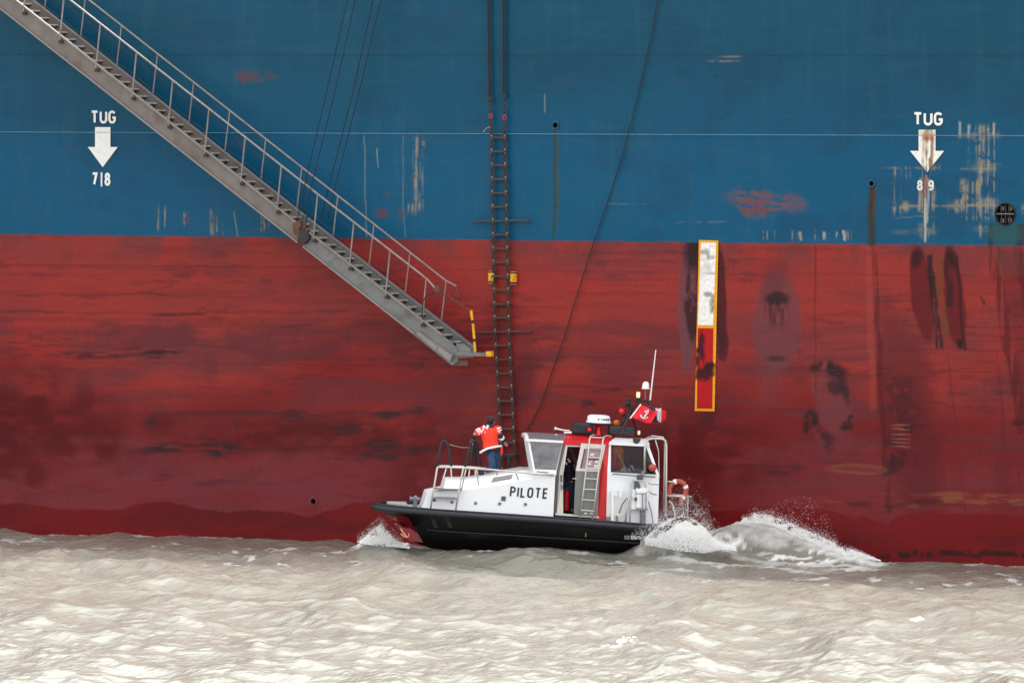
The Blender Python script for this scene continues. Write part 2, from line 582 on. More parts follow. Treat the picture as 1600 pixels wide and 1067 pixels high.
def paint(X, Y):
    "the ship's paint with its wear: scrapes, rust, tyre marks, salt film, the wetted band"
    X, Y = X.astype(np.float32), Y.astype(np.float32)
    N = len(X)
    L = lambda *c: np.array(lin(*c), np.float32)
    def blend(c, col, m):
        return c + (col - c) * np.clip(m, 0, 1)[:, None]
    wx, wy = fbm(X / 40, Y / 40, 5) - .5, fbm(X / 40, Y / 40, 25) - .5
    fine = fbm(X / 7, Y / 7, 31, 3)
    def ell(cx, cy, rx, ry, ang=0.0, soft=.35, warp=.5):
        a = R(ang)
        dx, dy = X - cx + wx * warp * min(rx, 60) * 2, Y - cy + wy * warp * min(ry, 60) * 2
        u, v = dx * math.cos(a) + dy * math.sin(a), -dx * math.sin(a) + dy * math.cos(a)
        d = np.sqrt((u / rx) ** 2 + (v / ry) ** 2)
        return 1 - sstep(1 - soft, 1 + soft, d)
    def vline(x0, y0, x1, y1, wd, wob=2.0):
        t = np.clip((Y - y0) / (y1 - y0), 0, 1)
        xc = x0 + (x1 - x0) * t + (vnoise(Y / 30, Y * 0 + x0) - .5) * 2 * wob
        return (1 - sstep(wd * .5, wd, np.abs(X - xc))) * sstep(y0 - 1, y0 + 1, Y) * (1 - sstep(y1 - 2, y1 + 2, Y))
    def hline(x0, x1, y, wd, wob=3.0):
        yc = y + (vnoise(X / 45, X * 0 + y) - .5) * 2 * wob
        return (1 - sstep(wd * .4, wd, np.abs(Y - yc))) * sstep(x0 - 15, x0 + 15, X) * (1 - sstep(x1 - 15, x1 + 15, X))
    yb = 366.5 + .0112 * X + (vnoise(X / 9, X * 0) - .5) * .9
    yw = 206.6 + .0037 * X
    big = fbm(X / 170, Y / 120, 3)
    # blue topsides
    c = np.tile(L(0, 88, 126), (N, 1))
    c = blend(c, L(6, 76, 100), sstep(330, 60, Y) * .6 + .16 * (Y < yw) + (big - .5) * .5)
    c = blend(c, L(14, 66, 98), sstep(.56, .75, fbm(X / 90, Y / 60, 8)) * .35)
    c = blend(c, L(60, 96, 108), sstep(.58, .72, fbm(X / 60, Y / 9, 14)) * .10)
    c = blend(c, L(44, 96, 116), sstep(.55, .8, fbm(X / 14, Y / 120, 12)) * .22)
    # red boot-topping
    s1 = fbm(X / 230, Y / 7, 41, 4)
    s2 = fbm(X / 120, Y / 22, 45, 4)
    sh = fbm(X / 26, Y / 5, 48, 3)              # short horizontal scuffs
    r = np.tile(L(160, 51, 45), (N, 1))
    r = blend(r, L(172, 50, 46), sstep(.45, .75, big) * .6)
    r = blend(r, L(124, 54, 56), sstep(.45, .75, fbm(X / 110, Y / 40, 50)) * .5)
    r = blend(r, L(118, 54, 56), (1 - sstep(0, 66, Y - yb)) * sstep(.3, .6, fbm(X / 46, Y / 60, 52)) * .8)
    r = blend(r, L(106, 36, 42), sstep(.54, .74, s1) * .3)
    r = blend(r, L(116, 20, 22), sstep(500, 700, Y + (big - .5) * 220) * .85)
    r = blend(r, L(106, 44, 50), sstep(.48, .70, s2) * sstep(440, 560, Y) * .6)
    r = blend(r, L(80, 34, 38), sstep(.52, .70, sh) * sstep(.42, .62, fbm(X / 120, Y / 40, 59)) * .42)
    fm = sstep(690, 735, Y + (fbm(X / 60, Y / 30, 57) - .5) * 90) * (1 - sstep(800, 840, Y))
    r = blend(r, L(134, 54, 60), fm * (.62 * (X < 720) + .35 * sstep(1080, 1200, X)) * (.55 + .45 * sstep(.35, .6, fbm(X / 50, Y / 14, 56))))
    for (x0, x1, y, wd, st) in ((0, 640, 430, 1.6, .3), (0, 460, 460, 3, .7), (0, 620, 488, 2.4, .75), (240, 320, 490, 3.5, .9), (330, 640, 489, 2.5, .5), (90, 300, 552, 5, .8), (300, 400, 542, 3.5, .8), (400, 700, 560, 4, .5), (360, 600, 508, 4, .6), (0, 500, 602, 1.5, .5), (230, 620, 645, 7, .7), (200, 700, 702, 6, .75), (300, 640, 755, 3, .35), (850, 1010, 512, 2.5, .6), (830, 1060, 560, 3, .5), (860, 1090, 605, 4, .55), (1130, 1330, 576, 1.8, .7), (1100, 1600, 640, 3, .4), (1200, 1600, 458, 2, .3), (1300, 1600, 510, 2.5, .4), (1400, 1600, 526, 2.5, .5), (1300, 1600, 545, 3, .4), (900, 1150, 672, 3.5, .5), (1050, 1250, 730, 5, .5)):
        r = blend(r, L(72, 32, 36), hline(x0, x1, y, wd) * st * .75 * sstep(.3, .6, fbm(X / 50, Y / 4, int(y) % 50)))
    # grey films with clear edges, left
    for (cx, cy, rx, ry, st) in ((205, 530, 108, 27, .65), (285, 524, 24, 27, .5), (455, 532, 104, 28, .65), (590, 522, 70, 24, .5), (8, 528, 18, 32, .55), (930, 532, 150, 30, .5), (280, 420, 24, 14, .3), (345, 425, 28, 14, .3), (490, 430, 26, 14, .25), (330, 580, 14, 24, .4), (130, 600, 12, 24, .4)):
        r = blend(r, L(104, 42, 48), ell(cx, cy, rx, ry, soft=.14, warp=.4) * st * sstep(.2, .55, s2 * .4 + fine * .3 + sh * .3))
    for (cx, cy, rx, ry, st) in ((250, 550, 20, 8, .9), (150, 556, 46, 5, .7), (215, 548, 40, 6, .5), (720, 545, 50, 40, .4)):
        r = blend(r, L(58, 26, 32), ell(cx, cy, rx, ry, soft=.5, warp=.8) * st * sstep(.3, .55, sh))
    # dark wet runs high on the side
    for (cx, cy, rx, ry, st) in ((30, 640, 66, 44, .95), (14, 710, 44, 48, .9), (110, 668, 80, 40, .8), (170, 690, 30, 20, .8), (70, 590, 40, 18, .5), (420, 676, 76, 18, .7), (540, 684, 120, 26, .8), (690, 690, 60, 40, .65), (640, 740, 34, 30, .6), (640, 780, 40, 26, .6), (1150, 720, 60, 40, .55), (1090, 700, 60, 60, .7), (250, 665, 25, 14, .7), (1000, 690, 60, 40, .5)):
        r = blend(r, L(92, 10, 12), ell(cx, cy, rx * 1.1, ry * 1.1, soft=.65, warp=.8) * st * sstep(.15, .6, fbm(X / 30, Y / 16, 61)))
    for (cx, cy, rx, ry, st) in ((602, 692, 40, 9, .95), (615, 646, 42, 7, .9), (255, 700, 30, 8, .8), (350, 703, 28, 10, .95), (320, 690, 20, 14, .5), (460, 650, 16, 9, .95), (540, 672, 32, 10, .6), (235, 662, 10, 14, .7), (300, 700, 70, 8, .5), (600, 710, 90, 7, .7), (250, 742, 14, 9, .5), (350, 752, 40, 4, .6), (920, 634, 12, 9, .9), (950, 610, 36, 5, .5), (1225, 735, 30, 8, .6)):
        r = blend(r, L(46, 30, 36), ell(cx, cy, rx, ry, -6, soft=.6, warp=.8) * st * sstep(.32, .56, fbm(X / 30, Y / 3.6, 71)))
    # tyre marks on the right: grey films with crisp outlines, black cores
    cor = sstep(.25, .5, fbm(X / 11, Y / 12, 77))
    r = blend(r, L(116, 60, 66), ell(1214, 506, 37, 76, soft=.10, warp=.15) * .75)
    r = blend(r, L(116, 60, 66), ell(1200, 570, 20, 60, soft=.3, warp=.3) * .35)
    r = blend(r, L(88, 40, 46), ell(1208, 440, 20, 40, soft=.5) * .4)
    r = blend(r, L(54, 30, 36), (ell(1212, 468, 19, 9, soft=.4) + .7 * ell(1212, 486, 18, 22, soft=.5) * sstep(.4, .6, fbm(X / 3, Y / 25, 78))) * .85)
    r = blend(r, L(62, 40, 44), ell(1215, 560, 14, 5, soft=.6) * .8)
    r = blend(r, L(112, 66, 74), ell(1074, 480, 14, 100, 1, soft=.14, warp=.2) * .9)
    r = blend(r, L(56, 18, 24), ell(1084, 455, 13, 88, 1, soft=.2, warp=.5) * .9 * sstep(.22, .46, fbm(X / 14, Y / 26, 73)))
    r = blend(r, L(46, 20, 26), ell(1084, 400, 17, 26, 18, soft=.4) * .85)
    r = blend(r, L(70, 20, 27), ell(1126, 470, 9, 84, -2, soft=.14, warp=.3) * .9)
    r = blend(r, L(74, 22, 28), ell(1130, 540, 9, 26, 0, soft=.2, warp=.3) * .85)
    r = blend(r, L(122, 62, 66), ell(1300, 618, 32, 58, -14, soft=.12, warp=.3) * .5)
    r = blend(r, L(112, 50, 56), ell(1300, 680, 30, 40, -20, soft=.2, warp=.4) * .4)
    for (cx, cy, rx, ry, an, st) in ((1283, 572, 20, 9, -14, .95), (1306, 580, 18, 12, 20, .9), (1322, 604, 9, 24, -14, .75), (1306, 606, 14, 12, 10, .7), (1266, 652, 11, 12, 20, .9), (1262, 664, 8, 10, 20, .8), (1284, 680, 14, 24, -30, .65), (1322, 664, 11, 8, 0, .95), (1330, 654, 5, 9, 10, .95), (1412, 608, 22, 14, 10, .7), (1420, 636, 24, 26, -10, .7), (1432, 667, 17, 7, 0, .95), (1398, 690, 20, 14, 0, .7), (1410, 724, 27, 13, 0, 1), (1390, 735, 24, 7, 0, .7), (1100, 655, 16, 12, 0, .4), (1535, 468, 3.4, 7, -20, .9), (1592, 660, 14, 5, 0, .8)):
        r = blend(r, L(36, 22, 28), ell(cx, cy, rx, ry, an, soft=.45, warp=.9) * st * cor)
    r = blend(r, L(92, 22, 28), ell(1420, 650, 44, 160, -9, soft=.3, warp=.4) * .6)
    for (cx, cy, rx, ry, an) in ((1440, 455, 17, 78, -7), (1492, 470, 16, 80, -6)):
        r = blend(r, L(98, 18, 24), ell(cx, cy, rx, ry, an, soft=.14, warp=.2) * .85)
    r = blend(r, L(44, 16, 22), (ell(1432, 402, 9, 18, 10, soft=.4) + ell(1488, 402, 9, 22, -16, soft=.4)) * .85)
    r = blend(r, L(38, 20, 26), vline(1452, 398, 1468, 545, 8, 2) * .9 * sstep(.25, .55, fbm(X / 4, Y / 34, 91)))
    r = blend(r, L(44, 20, 26), vline(1480, 395, 1484, 480, 7, 2) * .75 * sstep(.25, .55, fbm(X / 4, Y / 34, 94)))
    r = blend(r, L(58, 18, 24), vline(1496, 400, 1507, 548, 3, 2) * .8)
    r = blend(r, L(112, 62, 34), vline(1466, 402, 1474, 524, 8, 2) * .75 * sstep(.2, .5, fbm(X / 3, Y / 40, 95)))
    r = blend(r, L(30, 20, 24), ell(1501, 538, 5, 9, -15) * .9)
    r = blend(r, L(96, 16, 22), sstep(0, 10, X - (1552 + (Y - 380) * .17)) * sstep(380, 400, Y) * (1 - sstep(600, 760, Y)) * .45)
    # red streaks from the drains and the recess
    r = blend(r, L(82, 14, 18), vline(1363, 380, 1388, 800, 6, 3) * .6 * sstep(.25, .6, fbm(X / 5, Y / 60, 92)))
    r = blend(r, L(176, 70, 62), vline(1356, 380, 1364, 640, 7, 2) * .35)
    r = blend(r, L(84, 14, 18), (vline(1551, 380, 1600, 680, 11, 4) * .7 + vline(1590, 380, 1632, 640, 9, 4) * .6) * sstep(.25, .6, fbm(X / 5, Y / 60, 93)))
    r = blend(r, L(96, 30, 36), vline(1274, 382, 1274, 640, 1.6, .8) * .6)
    r = blend(r, L(104, 30, 36), sstep(.6, .75, fbm((X - Y * .12) / 7, Y / 160, 81)) * sstep(1380, 1480, X) * sstep(520, 600, Y) * .45)
    # bare, rusty patches low on the right
    e = ell(1340, 733, 46, 8, 2, soft=.25, warp=.2)
    r = blend(r, L(150, 84, 66), e * .55)
    r = blend(r, L(104, 26, 28), ell(1340, 733, 36, 4.5, 2, soft=.5) * .6)
    for (x0, x1, y, wd, st) in ((1380, 1700, 778, 13, .9), (1250, 1500, 786, 6, .5), (1120, 1260, 797, 5, .5)):
        r = blend(r, L(140, 74, 52), hline(x0, x1, y, wd, 5) * st * sstep(.42, .62, fbm(X / 36, Y / 7, 83)))
    r = blend(r, L(70, 26, 26), hline(1290, 1700, 787, 6, 4) * .7 * sstep(.35, .55, fbm(X / 30, Y / 6, 85)))
    for k in range(6):
        r = blend(r, L(186, 120, 104), hline(1396, 1420, 664 + k * 7, 1.5, 2) * .5 * (X < 1422) * (X > 1392))
    # wetted band above the water
    pts = np.array([(-400, 790), (0, 787), (30, 785), (95, 796), (185, 797), (215, 788), (255, 783), (300, 792), (345, 800), (400, 797), (455, 800), (485, 808), (510, 798), (550, 786), (595, 783), (700, 795), (1000, 810), (1100, 800), (1190, 793), (1240, 792), (1300, 797), (1335, 812), (1350, 805), (1385, 822), (1400, 806), (1430, 800), (1500, 803), (1600, 806), (2000, 812)])
    wl = np.interp(X, pts[:, 0], pts[:, 1]) + (fbm(X / 12, X * 0, 87) - .5) * 5
    wet = sstep(-1.5, 1.5, Y - wl)
    r = blend(r, L(120, 9, 13), wet * .95)
    r = blend(r, L(90, 12, 16), wet * sstep(.45, .7, s2) * .6)
    yk = 866 + .006 * (X - 1400) + (vnoise(X / 14, X * 0 + 3) - .5) * 8
    r = blend(r, L(46, 16, 14), (1 - sstep(3, 6, np.abs(Y - yk))) * sstep(1330, 1400, X) * sstep(.25, .5, fine) * .9)
    red = sstep(-.6, .6, Y - yb)
    c = blend(c, r, red)
    blue = 1 - red
    # scrapes through the blue
    tan, pale, rust = L(164, 150, 124), L(190, 186, 172), L(140, 74, 48)
    def scratch(x0, x1, y0, y1, thr, sd, st=.72, sc=2.6, ly=150.0):
        thr = thr + .03 + .16 * (fbm(X / 16, Y / 22, sd + 40, 2) - .5)
        m = sstep(thr, thr + .14, fbm(X / sc, Y / ly, sd, 3)) * sstep(x0 - 3, x0 + 4, X) * (1 - sstep(x1 - 4, x1 + 3, X)) * sstep(y0 - 4, y0 + 6, Y) * (1 - sstep(y1 - 8, y1 + 4, Y))
        return m * st * sstep(.25, .45, fine)
    for (x0, x1, y0, y1, thr, sd) in ((1498, 1558, 195, 345, .56, 101), (1500, 1532, 280, 330, .46, 103), (1520, 1560, 205, 220, .45, 104), (1528, 1558, 250, 290, .44, 105), (1530, 1556, 310, 345, .46, 106), (1528, 1545, 350, 372, .46, 107), (1396, 1482, 262, 340, .62, 108), (1396, 1424, 262, 278, .46, 109), (1394, 1420, 315, 332, .40, 110), (1430, 1462, 290, 330, .52, 111), (1434, 1460, 348, 372, .46, 112), (1482, 1500, 312, 334, .45, 113), (1428, 1470, 258, 266, .5, 114), (646, 664, 214, 300, .50, 115), (652, 662, 212, 246, .42, 116), (636, 650, 318, 336, .42, 117), (630, 662, 250, 330, .60, 118), (244, 262, 320, 362, .55, 119), (284, 296, 330, 352, .50, 120), (328, 340, 328, 368, .50, 121), (336, 352, 352, 368, .5, 122), (404, 420, 338, 362, .5, 123), (1190, 1330, 360, 376, .62, 124), (1596, 1604, 320, 335, .4, 125)):
        c = blend(c, tan, blue * scratch(x0, x1, y0, y1, thr, sd))
    for (x0, x1, y, wd, st) in ((1400, 1570, 322, 2.2, .9), (1385, 1470, 262, 2.0, .6), (1498, 1560, 263, 2.4, .6), (1400, 1420, 321, 7, .7), (1486, 1498, 320, 8, .7), (1435, 1462, 361, 7, .6), (1400, 1418, 362, 5, .4), (1500, 1560, 213, 6, .55), (1522, 1558, 262, 9, .6), (1525, 1556, 316, 8, .6), (1528, 1542, 356, 7, .6), (1552, 1566, 359, 4, .7), (1060, 1130, 347, 1.4, .5), (930, 1010, 320, 1.2, .4), (1110, 1150, 97, 2.0, .8), (1128, 1158, 88, 1.8, .9), (1400, 1460, 340, 1.2, .5)):
        c = blend(c, tan, blue * hline(x0, x1, y, wd, 2) * st * .6 * sstep(.3, .55, fbm(X / 9, Y / 9, 131)) * (X > x0 - 8) * (X < x1 + 8))
    for (x0, y0, x1, y1, wd, st) in ((569, 212, 572, 372, 1.1, .3), (629, 212, 632, 372, 1.0, .22), (589, 232, 590, 262, 1.0, .5), (1446, 275, 1445, 378, 2.2, .9), (1440, 278, 1436, 330, 3.5, .6), (1451, 280, 1448, 350, 2.5, .6), (366, 330, 372, 372, 1, .4), (1250, 362, 1251, 376, 3, .9), (1288, 362, 1287, 374, 2, .7), (1319, 360, 1320, 376, 2.4, .8), (1307, 362, 1306, 372, 1.4, .5), (850, 148, 852, 176, 1.2, .4), (1544, 200, 1546, 215, 3, .6), (1553, 192, 1553, 214, 2.6, .6), (1500, 190, 1500, 215, 2.4, .6), (1514, 195, 1513, 215, 2.6, .6)):
        c = blend(c, pale if wd < 3 else tan, blue * vline(x0, y0, x1, y1, wd, 1.2) * st)
    c = blend(c, L(150, 80, 48), blue * vline(1447, 275, 1445, 310, 4, 1) * .7)
    # rust bleeding from the drain holes
    for (x, y0, y1, wd, st, col) in ((868.6, 198, 330, 2.2, .8, (84, 66, 40)), (866.5, 200, 376, 3.5, .55, (40, 66, 52)), (871, 215, 360, 2.2, .5, (72, 82, 50)), (1362, 288, 384, 5.5, .95, (64, 40, 26)), (1362, 300, 384, 10, .45, (40, 62, 56)), (1365, 290, 340, 3, .6, (96, 52, 30)), (1548, 350, 384, 6, .8, (30, 48, 46)), (1593, 350, 384, 8, .8, (52, 42, 36))):
        c = blend(c, L(*col), vline(x, y0, x, y1, wd, 1.2) * st)
    c = blend(c, L(44, 84, 84), blue * ell(1571, 366, 26, 18, soft=.3) * .8)
    c = blend(c, L(92, 66, 58), red * vline(1572, 376, 1580, 430, 26, 1) * .35)
    # bare primer scrapes
    sc = ell(1190, 314, 52, 20, 8, soft=.4, warp=.6) * sstep(.28, .5, fbm((X + Y * .5) / 22, (Y - X * .15) / 5, 141)) * (1 - ell(1172, 292, 5, 12, 15, soft=.4))
    c = blend(c, L(122, 82, 82), blue * sc * .72)
    c = blend(c, L(124, 66, 66), blue * ell(1180, 322, 26, 12, 10, soft=.5) * sc * .6)
    for (cx, cy, rx, ry, st) in ((380, 119, 14, 10, .75), (402, 121, 28, 7, .5), (597, 334, 11, 7, .8), (630, 334, 7, 6, .5), (606, 305, 6, 4, .4), (290, 343, 5, 6, .8), (332, 345, 4, 8, .7), (370, 226, 10, 6, .5), (632, 292, 4, 4, .4), (648, 276, 4, 4, .6), (1450, 205, 1, 1, 0)):
        c = blend(c, L(104, 66, 56), blue * ell(cx, cy, rx, ry, soft=.6) * st * .8 * sstep(.3, .5, fine))
    rgh = .56 - .16 * blue + (big - .5) * .15 - .06 * wet * red
    # rust behind the ladder foot rungs
    c = blend(c, L(106, 60, 34), red * ell(785, 490, 8, 16, soft=.5) * .6)
    c = blend(c, L(70, 24, 30), red * ell(812, 600, 22, 52, 20, soft=.5) * .55)
    return np.clip(c * .75, 0, 1), np.clip(rgh, .12, .9)

ship = thing('cargo_ship', 'huge cargo ship side painted blue above and worn red below, towering over the pilot boat', 'ship')
xs = np.concatenate([np.linspace(-75, -16.8, 60)[:-1], np.arange(-16.8, 16.8, .030), np.linspace(16.8, 95, 80)])
zs = np.concatenate([np.linspace(-1.6, -.5, 5)[:-1], np.arange(-.5, 14.8, .030), np.linspace(14.8, 15.4, 5)])
gx, gz = np.meshgrid(xs, zs, indexing='ij')
# slight unfairness of the plating between frames
inside_ = (np.abs(gx) < 16.7) & (gz > -.4) & (gz < 14.7)
gy = np.where(inside_, -.016 * np.abs(np.sin(gx * math.pi / .8)) * fbm(gx / 3, gz / 2, 7) - .026 * (fbm(gx / 2.6, gz / 1.8, 9) - .5), 0.0)
HV = np.stack([gx, gy + .006, gz], -1).reshape(-1, 3)
hx, hy = to_px(HV)
hc, hr = paint(hx, hy)
HF = grid_faces(len(xs), len(zs))
fc = HV[HF].mean(1)
HOLES = [(868, 196, .066), (1362, 287, .058), (490, 783, .070), (1571, 335, .262)]
keep = np.ones(len(HF), bool)
for (px, py, rad) in HOLES:
    p = hull(px, py)
    keep &= (fc[:, 0] - p.x) ** 2 + (fc[:, 2] - p.z) ** 2 > (rad + .012) ** 2
side = np_mesh('hull_plating', HV, HF[keep][:, ::-1], 'paint', ship, True, [('paint', 'FLOAT_COLOR', hc), ('rgh', 'FLOAT', hr)])

# the rest of the hull: deck, far side, bow and stern
mb = MB()
plan = [(-75, .45), (95, .45), (112, 6), (118, 13), (112, 20), (95, 25.5), (-75, 25.5), (-84, 24), (-86, 13), (-84, 2)]
mb.prism([(x, y, -1.6) for x, y in plan], (0, 0, 16.9))
mb.build('hull_body', 'ship_blue', ship)
mb = MB()
for (a, b) in (((-75, .03, 15.4), (95, .03, 15.4)),):
    mb.beam(a, b, .10, .12)
mb.build('deck_edge', 'ship_blue', ship)

def seam(x0, x1, ya, yb_, material, w_=.018):
    mb = MB()
    n = 30
    P = []
    for i in range(n + 1):
        t = i / n
        px = x0 + (x1 - x0) * t
        P.append(hull(px, ya + (yb_ - ya) * t, .021))
    mb.tube(P, w_ / 2, 5)
    return mb.build('weld_seam', material, ship)
seam(-60, 1660, 206.4, 212.8, 'seam_white', .020)
seam(-60, 1660, 85.0, 86.6, 'seam_blue', .010)
seam(-60, 1660, 412, 432, 'seam_red', .007)
seam(-60, 1660, 563, 582, 'seam_red', .007)

# pipe ends in the holes
for k, (px, py, rad) in enumerate(HOLES):
    p = hull(px, py)
    mb = MB()
    n = 24
    c = Vector((p.x, 0, p.z))
    if k < 3:
        lo = MB()
        prof = [(rad + .012, -.018), (rad, -.018), (rad, .30)]
        mb.lathe(prof, c, (0, 1, 0), n, (False, True))
        MB().lathe([(rad + .05, .012), (rad + .042, -.026), (rad + .012, -.028), (rad + .013, -.017)], c, (0, 1, 0), n, (False, False)).build('drain_collar', 'ship_blue' if k < 2 else 'seam_red', ship, smooth='angle')
        d = mb.build('drain_hole', 'ship_dark', ship, smooth='angle')
    else:
        mb.lathe([(rad + .03, .012), (rad + .025, -.024), (rad, -.024), (rad, .35)], c, (0, 1, 0), 32, (False, True))
        d = mb.build('recess', 'ship_dark', ship, smooth='angle')
        for dx in (-.11, .0, .11):
            b = MB().box(c + Vector((dx, .02, 0)), (.03, .04, 2 * rad * .9))
            b.build('recess_bar', 'grille', d)
        b = MB().box(c + Vector((0, -.005, .01)), (2 * rad * .9, .03, .022))
        b.build('recess_bar', 'post_grey', d)
        for (dx, dz) in ((-.1, .15), (.12, .15), (.11, -.15), (-.1, -.16)):
            b = MB().box(c + Vector((dx, .05, dz)), (.09, .05, .11))
            b.build('recess_plate', 'gang_rust', d)

# tug push marks
EX, EZ, EN = Vector((1, 0, 0)), Vector((0, 0, 1)), Vector((0, -1, 0))
def flat(px, py):
    p = hull(px, py, .026)
    return Vector((p.x, -.022, p.z))
def arrow(cx, top, bot, neck, hw, sw, name, worn):
    P = [(cx - sw, top), (cx + sw, top), (cx + sw, neck), (cx + hw, neck), (cx, bot), (cx - hw, neck), (cx - sw, neck)]
    mb = MB().prism([flat(*p) for p in P], (0, -.004, 0))
    me = mb.build(name, 'paint' if worn else 'white_mark', ship)
    bm = bmesh.new()
    bm.from_mesh(me.data)
    if worn:
        bmesh.ops.triangulate(bm, faces=bm.faces)
        for _ in range(5):
            bmesh.ops.subdivide_edges(bm, edges=[e for e in bm.edges if e.calc_length() > .05], cuts=1)
            bmesh.ops.triangulate(bm, faces=bm.faces)
        bm.to_mesh(me.data)
        V = np.array([v.co[:] for v in bm.verts])
        X, Y = to_px(V)
        c = np.tile(np.array(lin(228, 226, 218)), (len(V), 1))
        def bl(col, m):
            nonlocal c
            c = c + (np.array(lin(*col)) - c) * np.clip(m, 0, 1)[:, None]
        n1 = fbm(X / 2.5, Y / 40, 3)
        n2 = fbm(X / 6, Y / 12, 9)
        strip = (1 - sstep(6, 11, np.abs(X - 1450 + (Y - 240) * .06))) * sstep(.34, .54, n1 * .6 + n2 * .4)
        bl((142, 104, 72), strip * .95)
        bl((150, 78, 36), (1 - sstep(4, 8, np.abs(Y - 214))) * (1 - sstep(7, 12, np.abs(X - 1450))) * .75)
        bl((190, 170, 140), (1 - sstep(4, 9, np.abs(Y - 206))) * .4)
        bl((120, 84, 60), strip * (Y > 250) * .4)
        a = me.data.attributes.new('paint', 'FLOAT_COLOR', 'POINT')
        a.data.foreach_set('color', np.concatenate([c, np.ones((len(V), 1))], 1).astype(np.float32).ravel())
        a = me.data.attributes.new('rgh', 'FLOAT', 'POINT')
        a.data.foreach_set('value', np.full(len(V), .6, np.float32))
    bm.free()
    return me
arrow(160.5, 199, 261.5, 230, 23.4, 12, 'push_arrow', False)
arrow(1448.5, 203, 269.5, 236, 26.6, 13.2, 'push_arrow', True)
def hull_text(text, px, py, hpx, wpx, material, wide=1.0, gap=.22):
    "text whose lower left corner is at the photo point; hpx its height there"
    o = flat(px, py)
    s = (flat(px, py - hpx) - o).length
    lettering(text, o, EX, EZ, EN, s, s * wpx, 'letter', material, ship, wide=wide, gap=gap)
hull_text('TUG', 142, 193.5, 20.5, .19, 'white_mark', wide=1.0, gap=.12)
hull_text('7', 143.5, 290, 20.5, .19, 'white_mark', wide=.80)
hull_text('|', 157.6, 290, 19, .14, 'white_mark')
hull_text('8', 163.5, 290.5, 20.5, .19, 'white_mark', wide=.80)
hull_text('TUG', 1427, 196.5, 21, .19, 'white_mark', wide=1.10, gap=.12)
hull_text('8', 1433, 298, 16.5, .20, 'white_worn', wide=.95)
hull_text('9', 1450.5, 298, 16.5, .20, 'white_worn', wide=.95)

# white and red marking bar in a yellow border, scuffed by tyres
def panel(name, quad, lift, base, kind):
    q = [flat(*p) for p in quad]
    nx, nz = 24, max(8, int((q[0] - q[3]).length / .04))
    u, v = np.meshgrid(np.linspace(0, 1, nx), np.linspace(0, 1, nz), indexing='ij')
    Q = [np.array(p) for p in q]
    V = ((1 - u) * (1 - v))[..., None] * Q[0] + (u * (1 - v))[..., None] * Q[1] + (u * v)[..., None] * Q[2] + ((1 - u) * v)[..., None] * Q[3]
    V[..., 1] -= lift
    V = V.reshape(-1, 3)
    X, Y = to_px(V)
    X, Y = X.astype(np.float32), Y.astype(np.float32)
    c = np.tile(np.array(lin(*base)), (len(V), 1))
    def bl(col, m):
        nonlocal c
        c = c + (np.array(lin(*col)) - c) * np.clip(m, 0, 1)[:, None]
    n = fbm(X / 5, Y / 9, 3)
    el = lambda cx, cy, rx, ry: 1 - sstep(.5, 1.3, np.sqrt(((X - cx) / rx) ** 2 + ((Y - cy) / ry) ** 2) + (n - .5) * 1.6)
    if kind == 'w':
        c *= 1.0
        bl((150, 146, 142), sstep(.55, .8, fbm(X / 14, Y / 5, 5)) * .3)
        for e in ((1104, 394, 9, 5), (1110, 402, 5, 5), (1113, 474, 5, 14), (1108, 460, 8, 4), (1112, 486, 4, 8)):
            bl((52, 48, 50), el(*e) * .62)
        bl((160, 130, 120), (1 - sstep(.5, 1.2, np.abs(Y - 428))) * .8)
        bl((150, 150, 150), el(1104, 420, 12, 14) * .3)
    else:
        for e in ((1096, 545, 7, 26), (1102, 582, 17, 12), (1090, 562, 6, 12), (1106, 572, 13, 6)):
            bl((46, 14, 20), el(*e) * .95)
    np_mesh(name, V, grid_faces(nx, nz), 'paint', ship, False, [('paint', 'FLOAT_COLOR', c), ('rgh', 'FLOAT', np.full(len(V), .5))])
panel('marking_border', [(1092, 375), (1122.5, 376), (1116.5, 642.5), (1085.5, 642)], .004, (222, 156, 28), 'y')
panel('white_marking_panel', [(1095.5, 379), (1119, 380), (1114.5, 508), (1090.5, 507.5)], .008, (232, 228, 224), 'w')
panel('red_marking_panel', [(1090.3, 512.5), (1114.8, 513), (1113, 638.5), (1089, 638)], .008, (172, 16, 26), 'r')

# ================================================================== gangway (accommodation ladder)
YN, YF = 1.36, .40                    # outer and inner stringer, metres off the hull
gang = thing('gangway', 'long grey steel gangway sloping down the ship side with railings and steps', 'gangway', hull(470, 365, .9))
def st_poly(pts, y, th, name, material):
    n = len(pts) // 2
    mb = MB()
    for i in range(n - 1):
        t0, t1 = pts[i], pts[i + 1]
        b1, b0 = pts[2 * n - 2 - i], pts[2 * n - 1 - i]
        mb.prism([hull(*p, y) for p in (t0, t1, b1, b0)], (0, th, 0))
    return mb.build(name, material, gang)
# outer stringer: upper and lower section, with edge flanges
NT = lambda x: 3 + (x - 28) * .7935 if x < 430 else 322 + (x - 430) * .7715
NB = lambda x: 13 + x * .786 if x < 430 else 351 + (x - 430) * .7815
FT = lambda x: NT(x) - 21.0 if x < 430 else 301 + (x - 430) * .7785
st_poly([(-130, NT(-130)), (466, NT(466)), (466, NB(466)), (-130, NB(-130))], YN, .03, 'outer_stringer', 'gang_rust')
lowp = [(474, NT(474)), (690, NT(690)), (716, 545), (716, 564), (706, 571), (474, NB(474))]
MB().prism([hull(*p, YN) for p in lowp], (0, .03, 0)).build('outer_stringer', 'gang', gang)
st_poly([(-130, FT(-130)), (478, FT(478)), (478, FT(478) + 31), (-130, FT(-130) + 31)], YF, .03, 'inner_stringer', 'gang_rust')
MB().prism([hull(*p, YF) for p in [(480, FT(480)), (742, 541), (744, 549), (738, 560), (480, FT(480) + 32)]], (0, .03, 0)).build('inner_stringer', 'gang', gang)
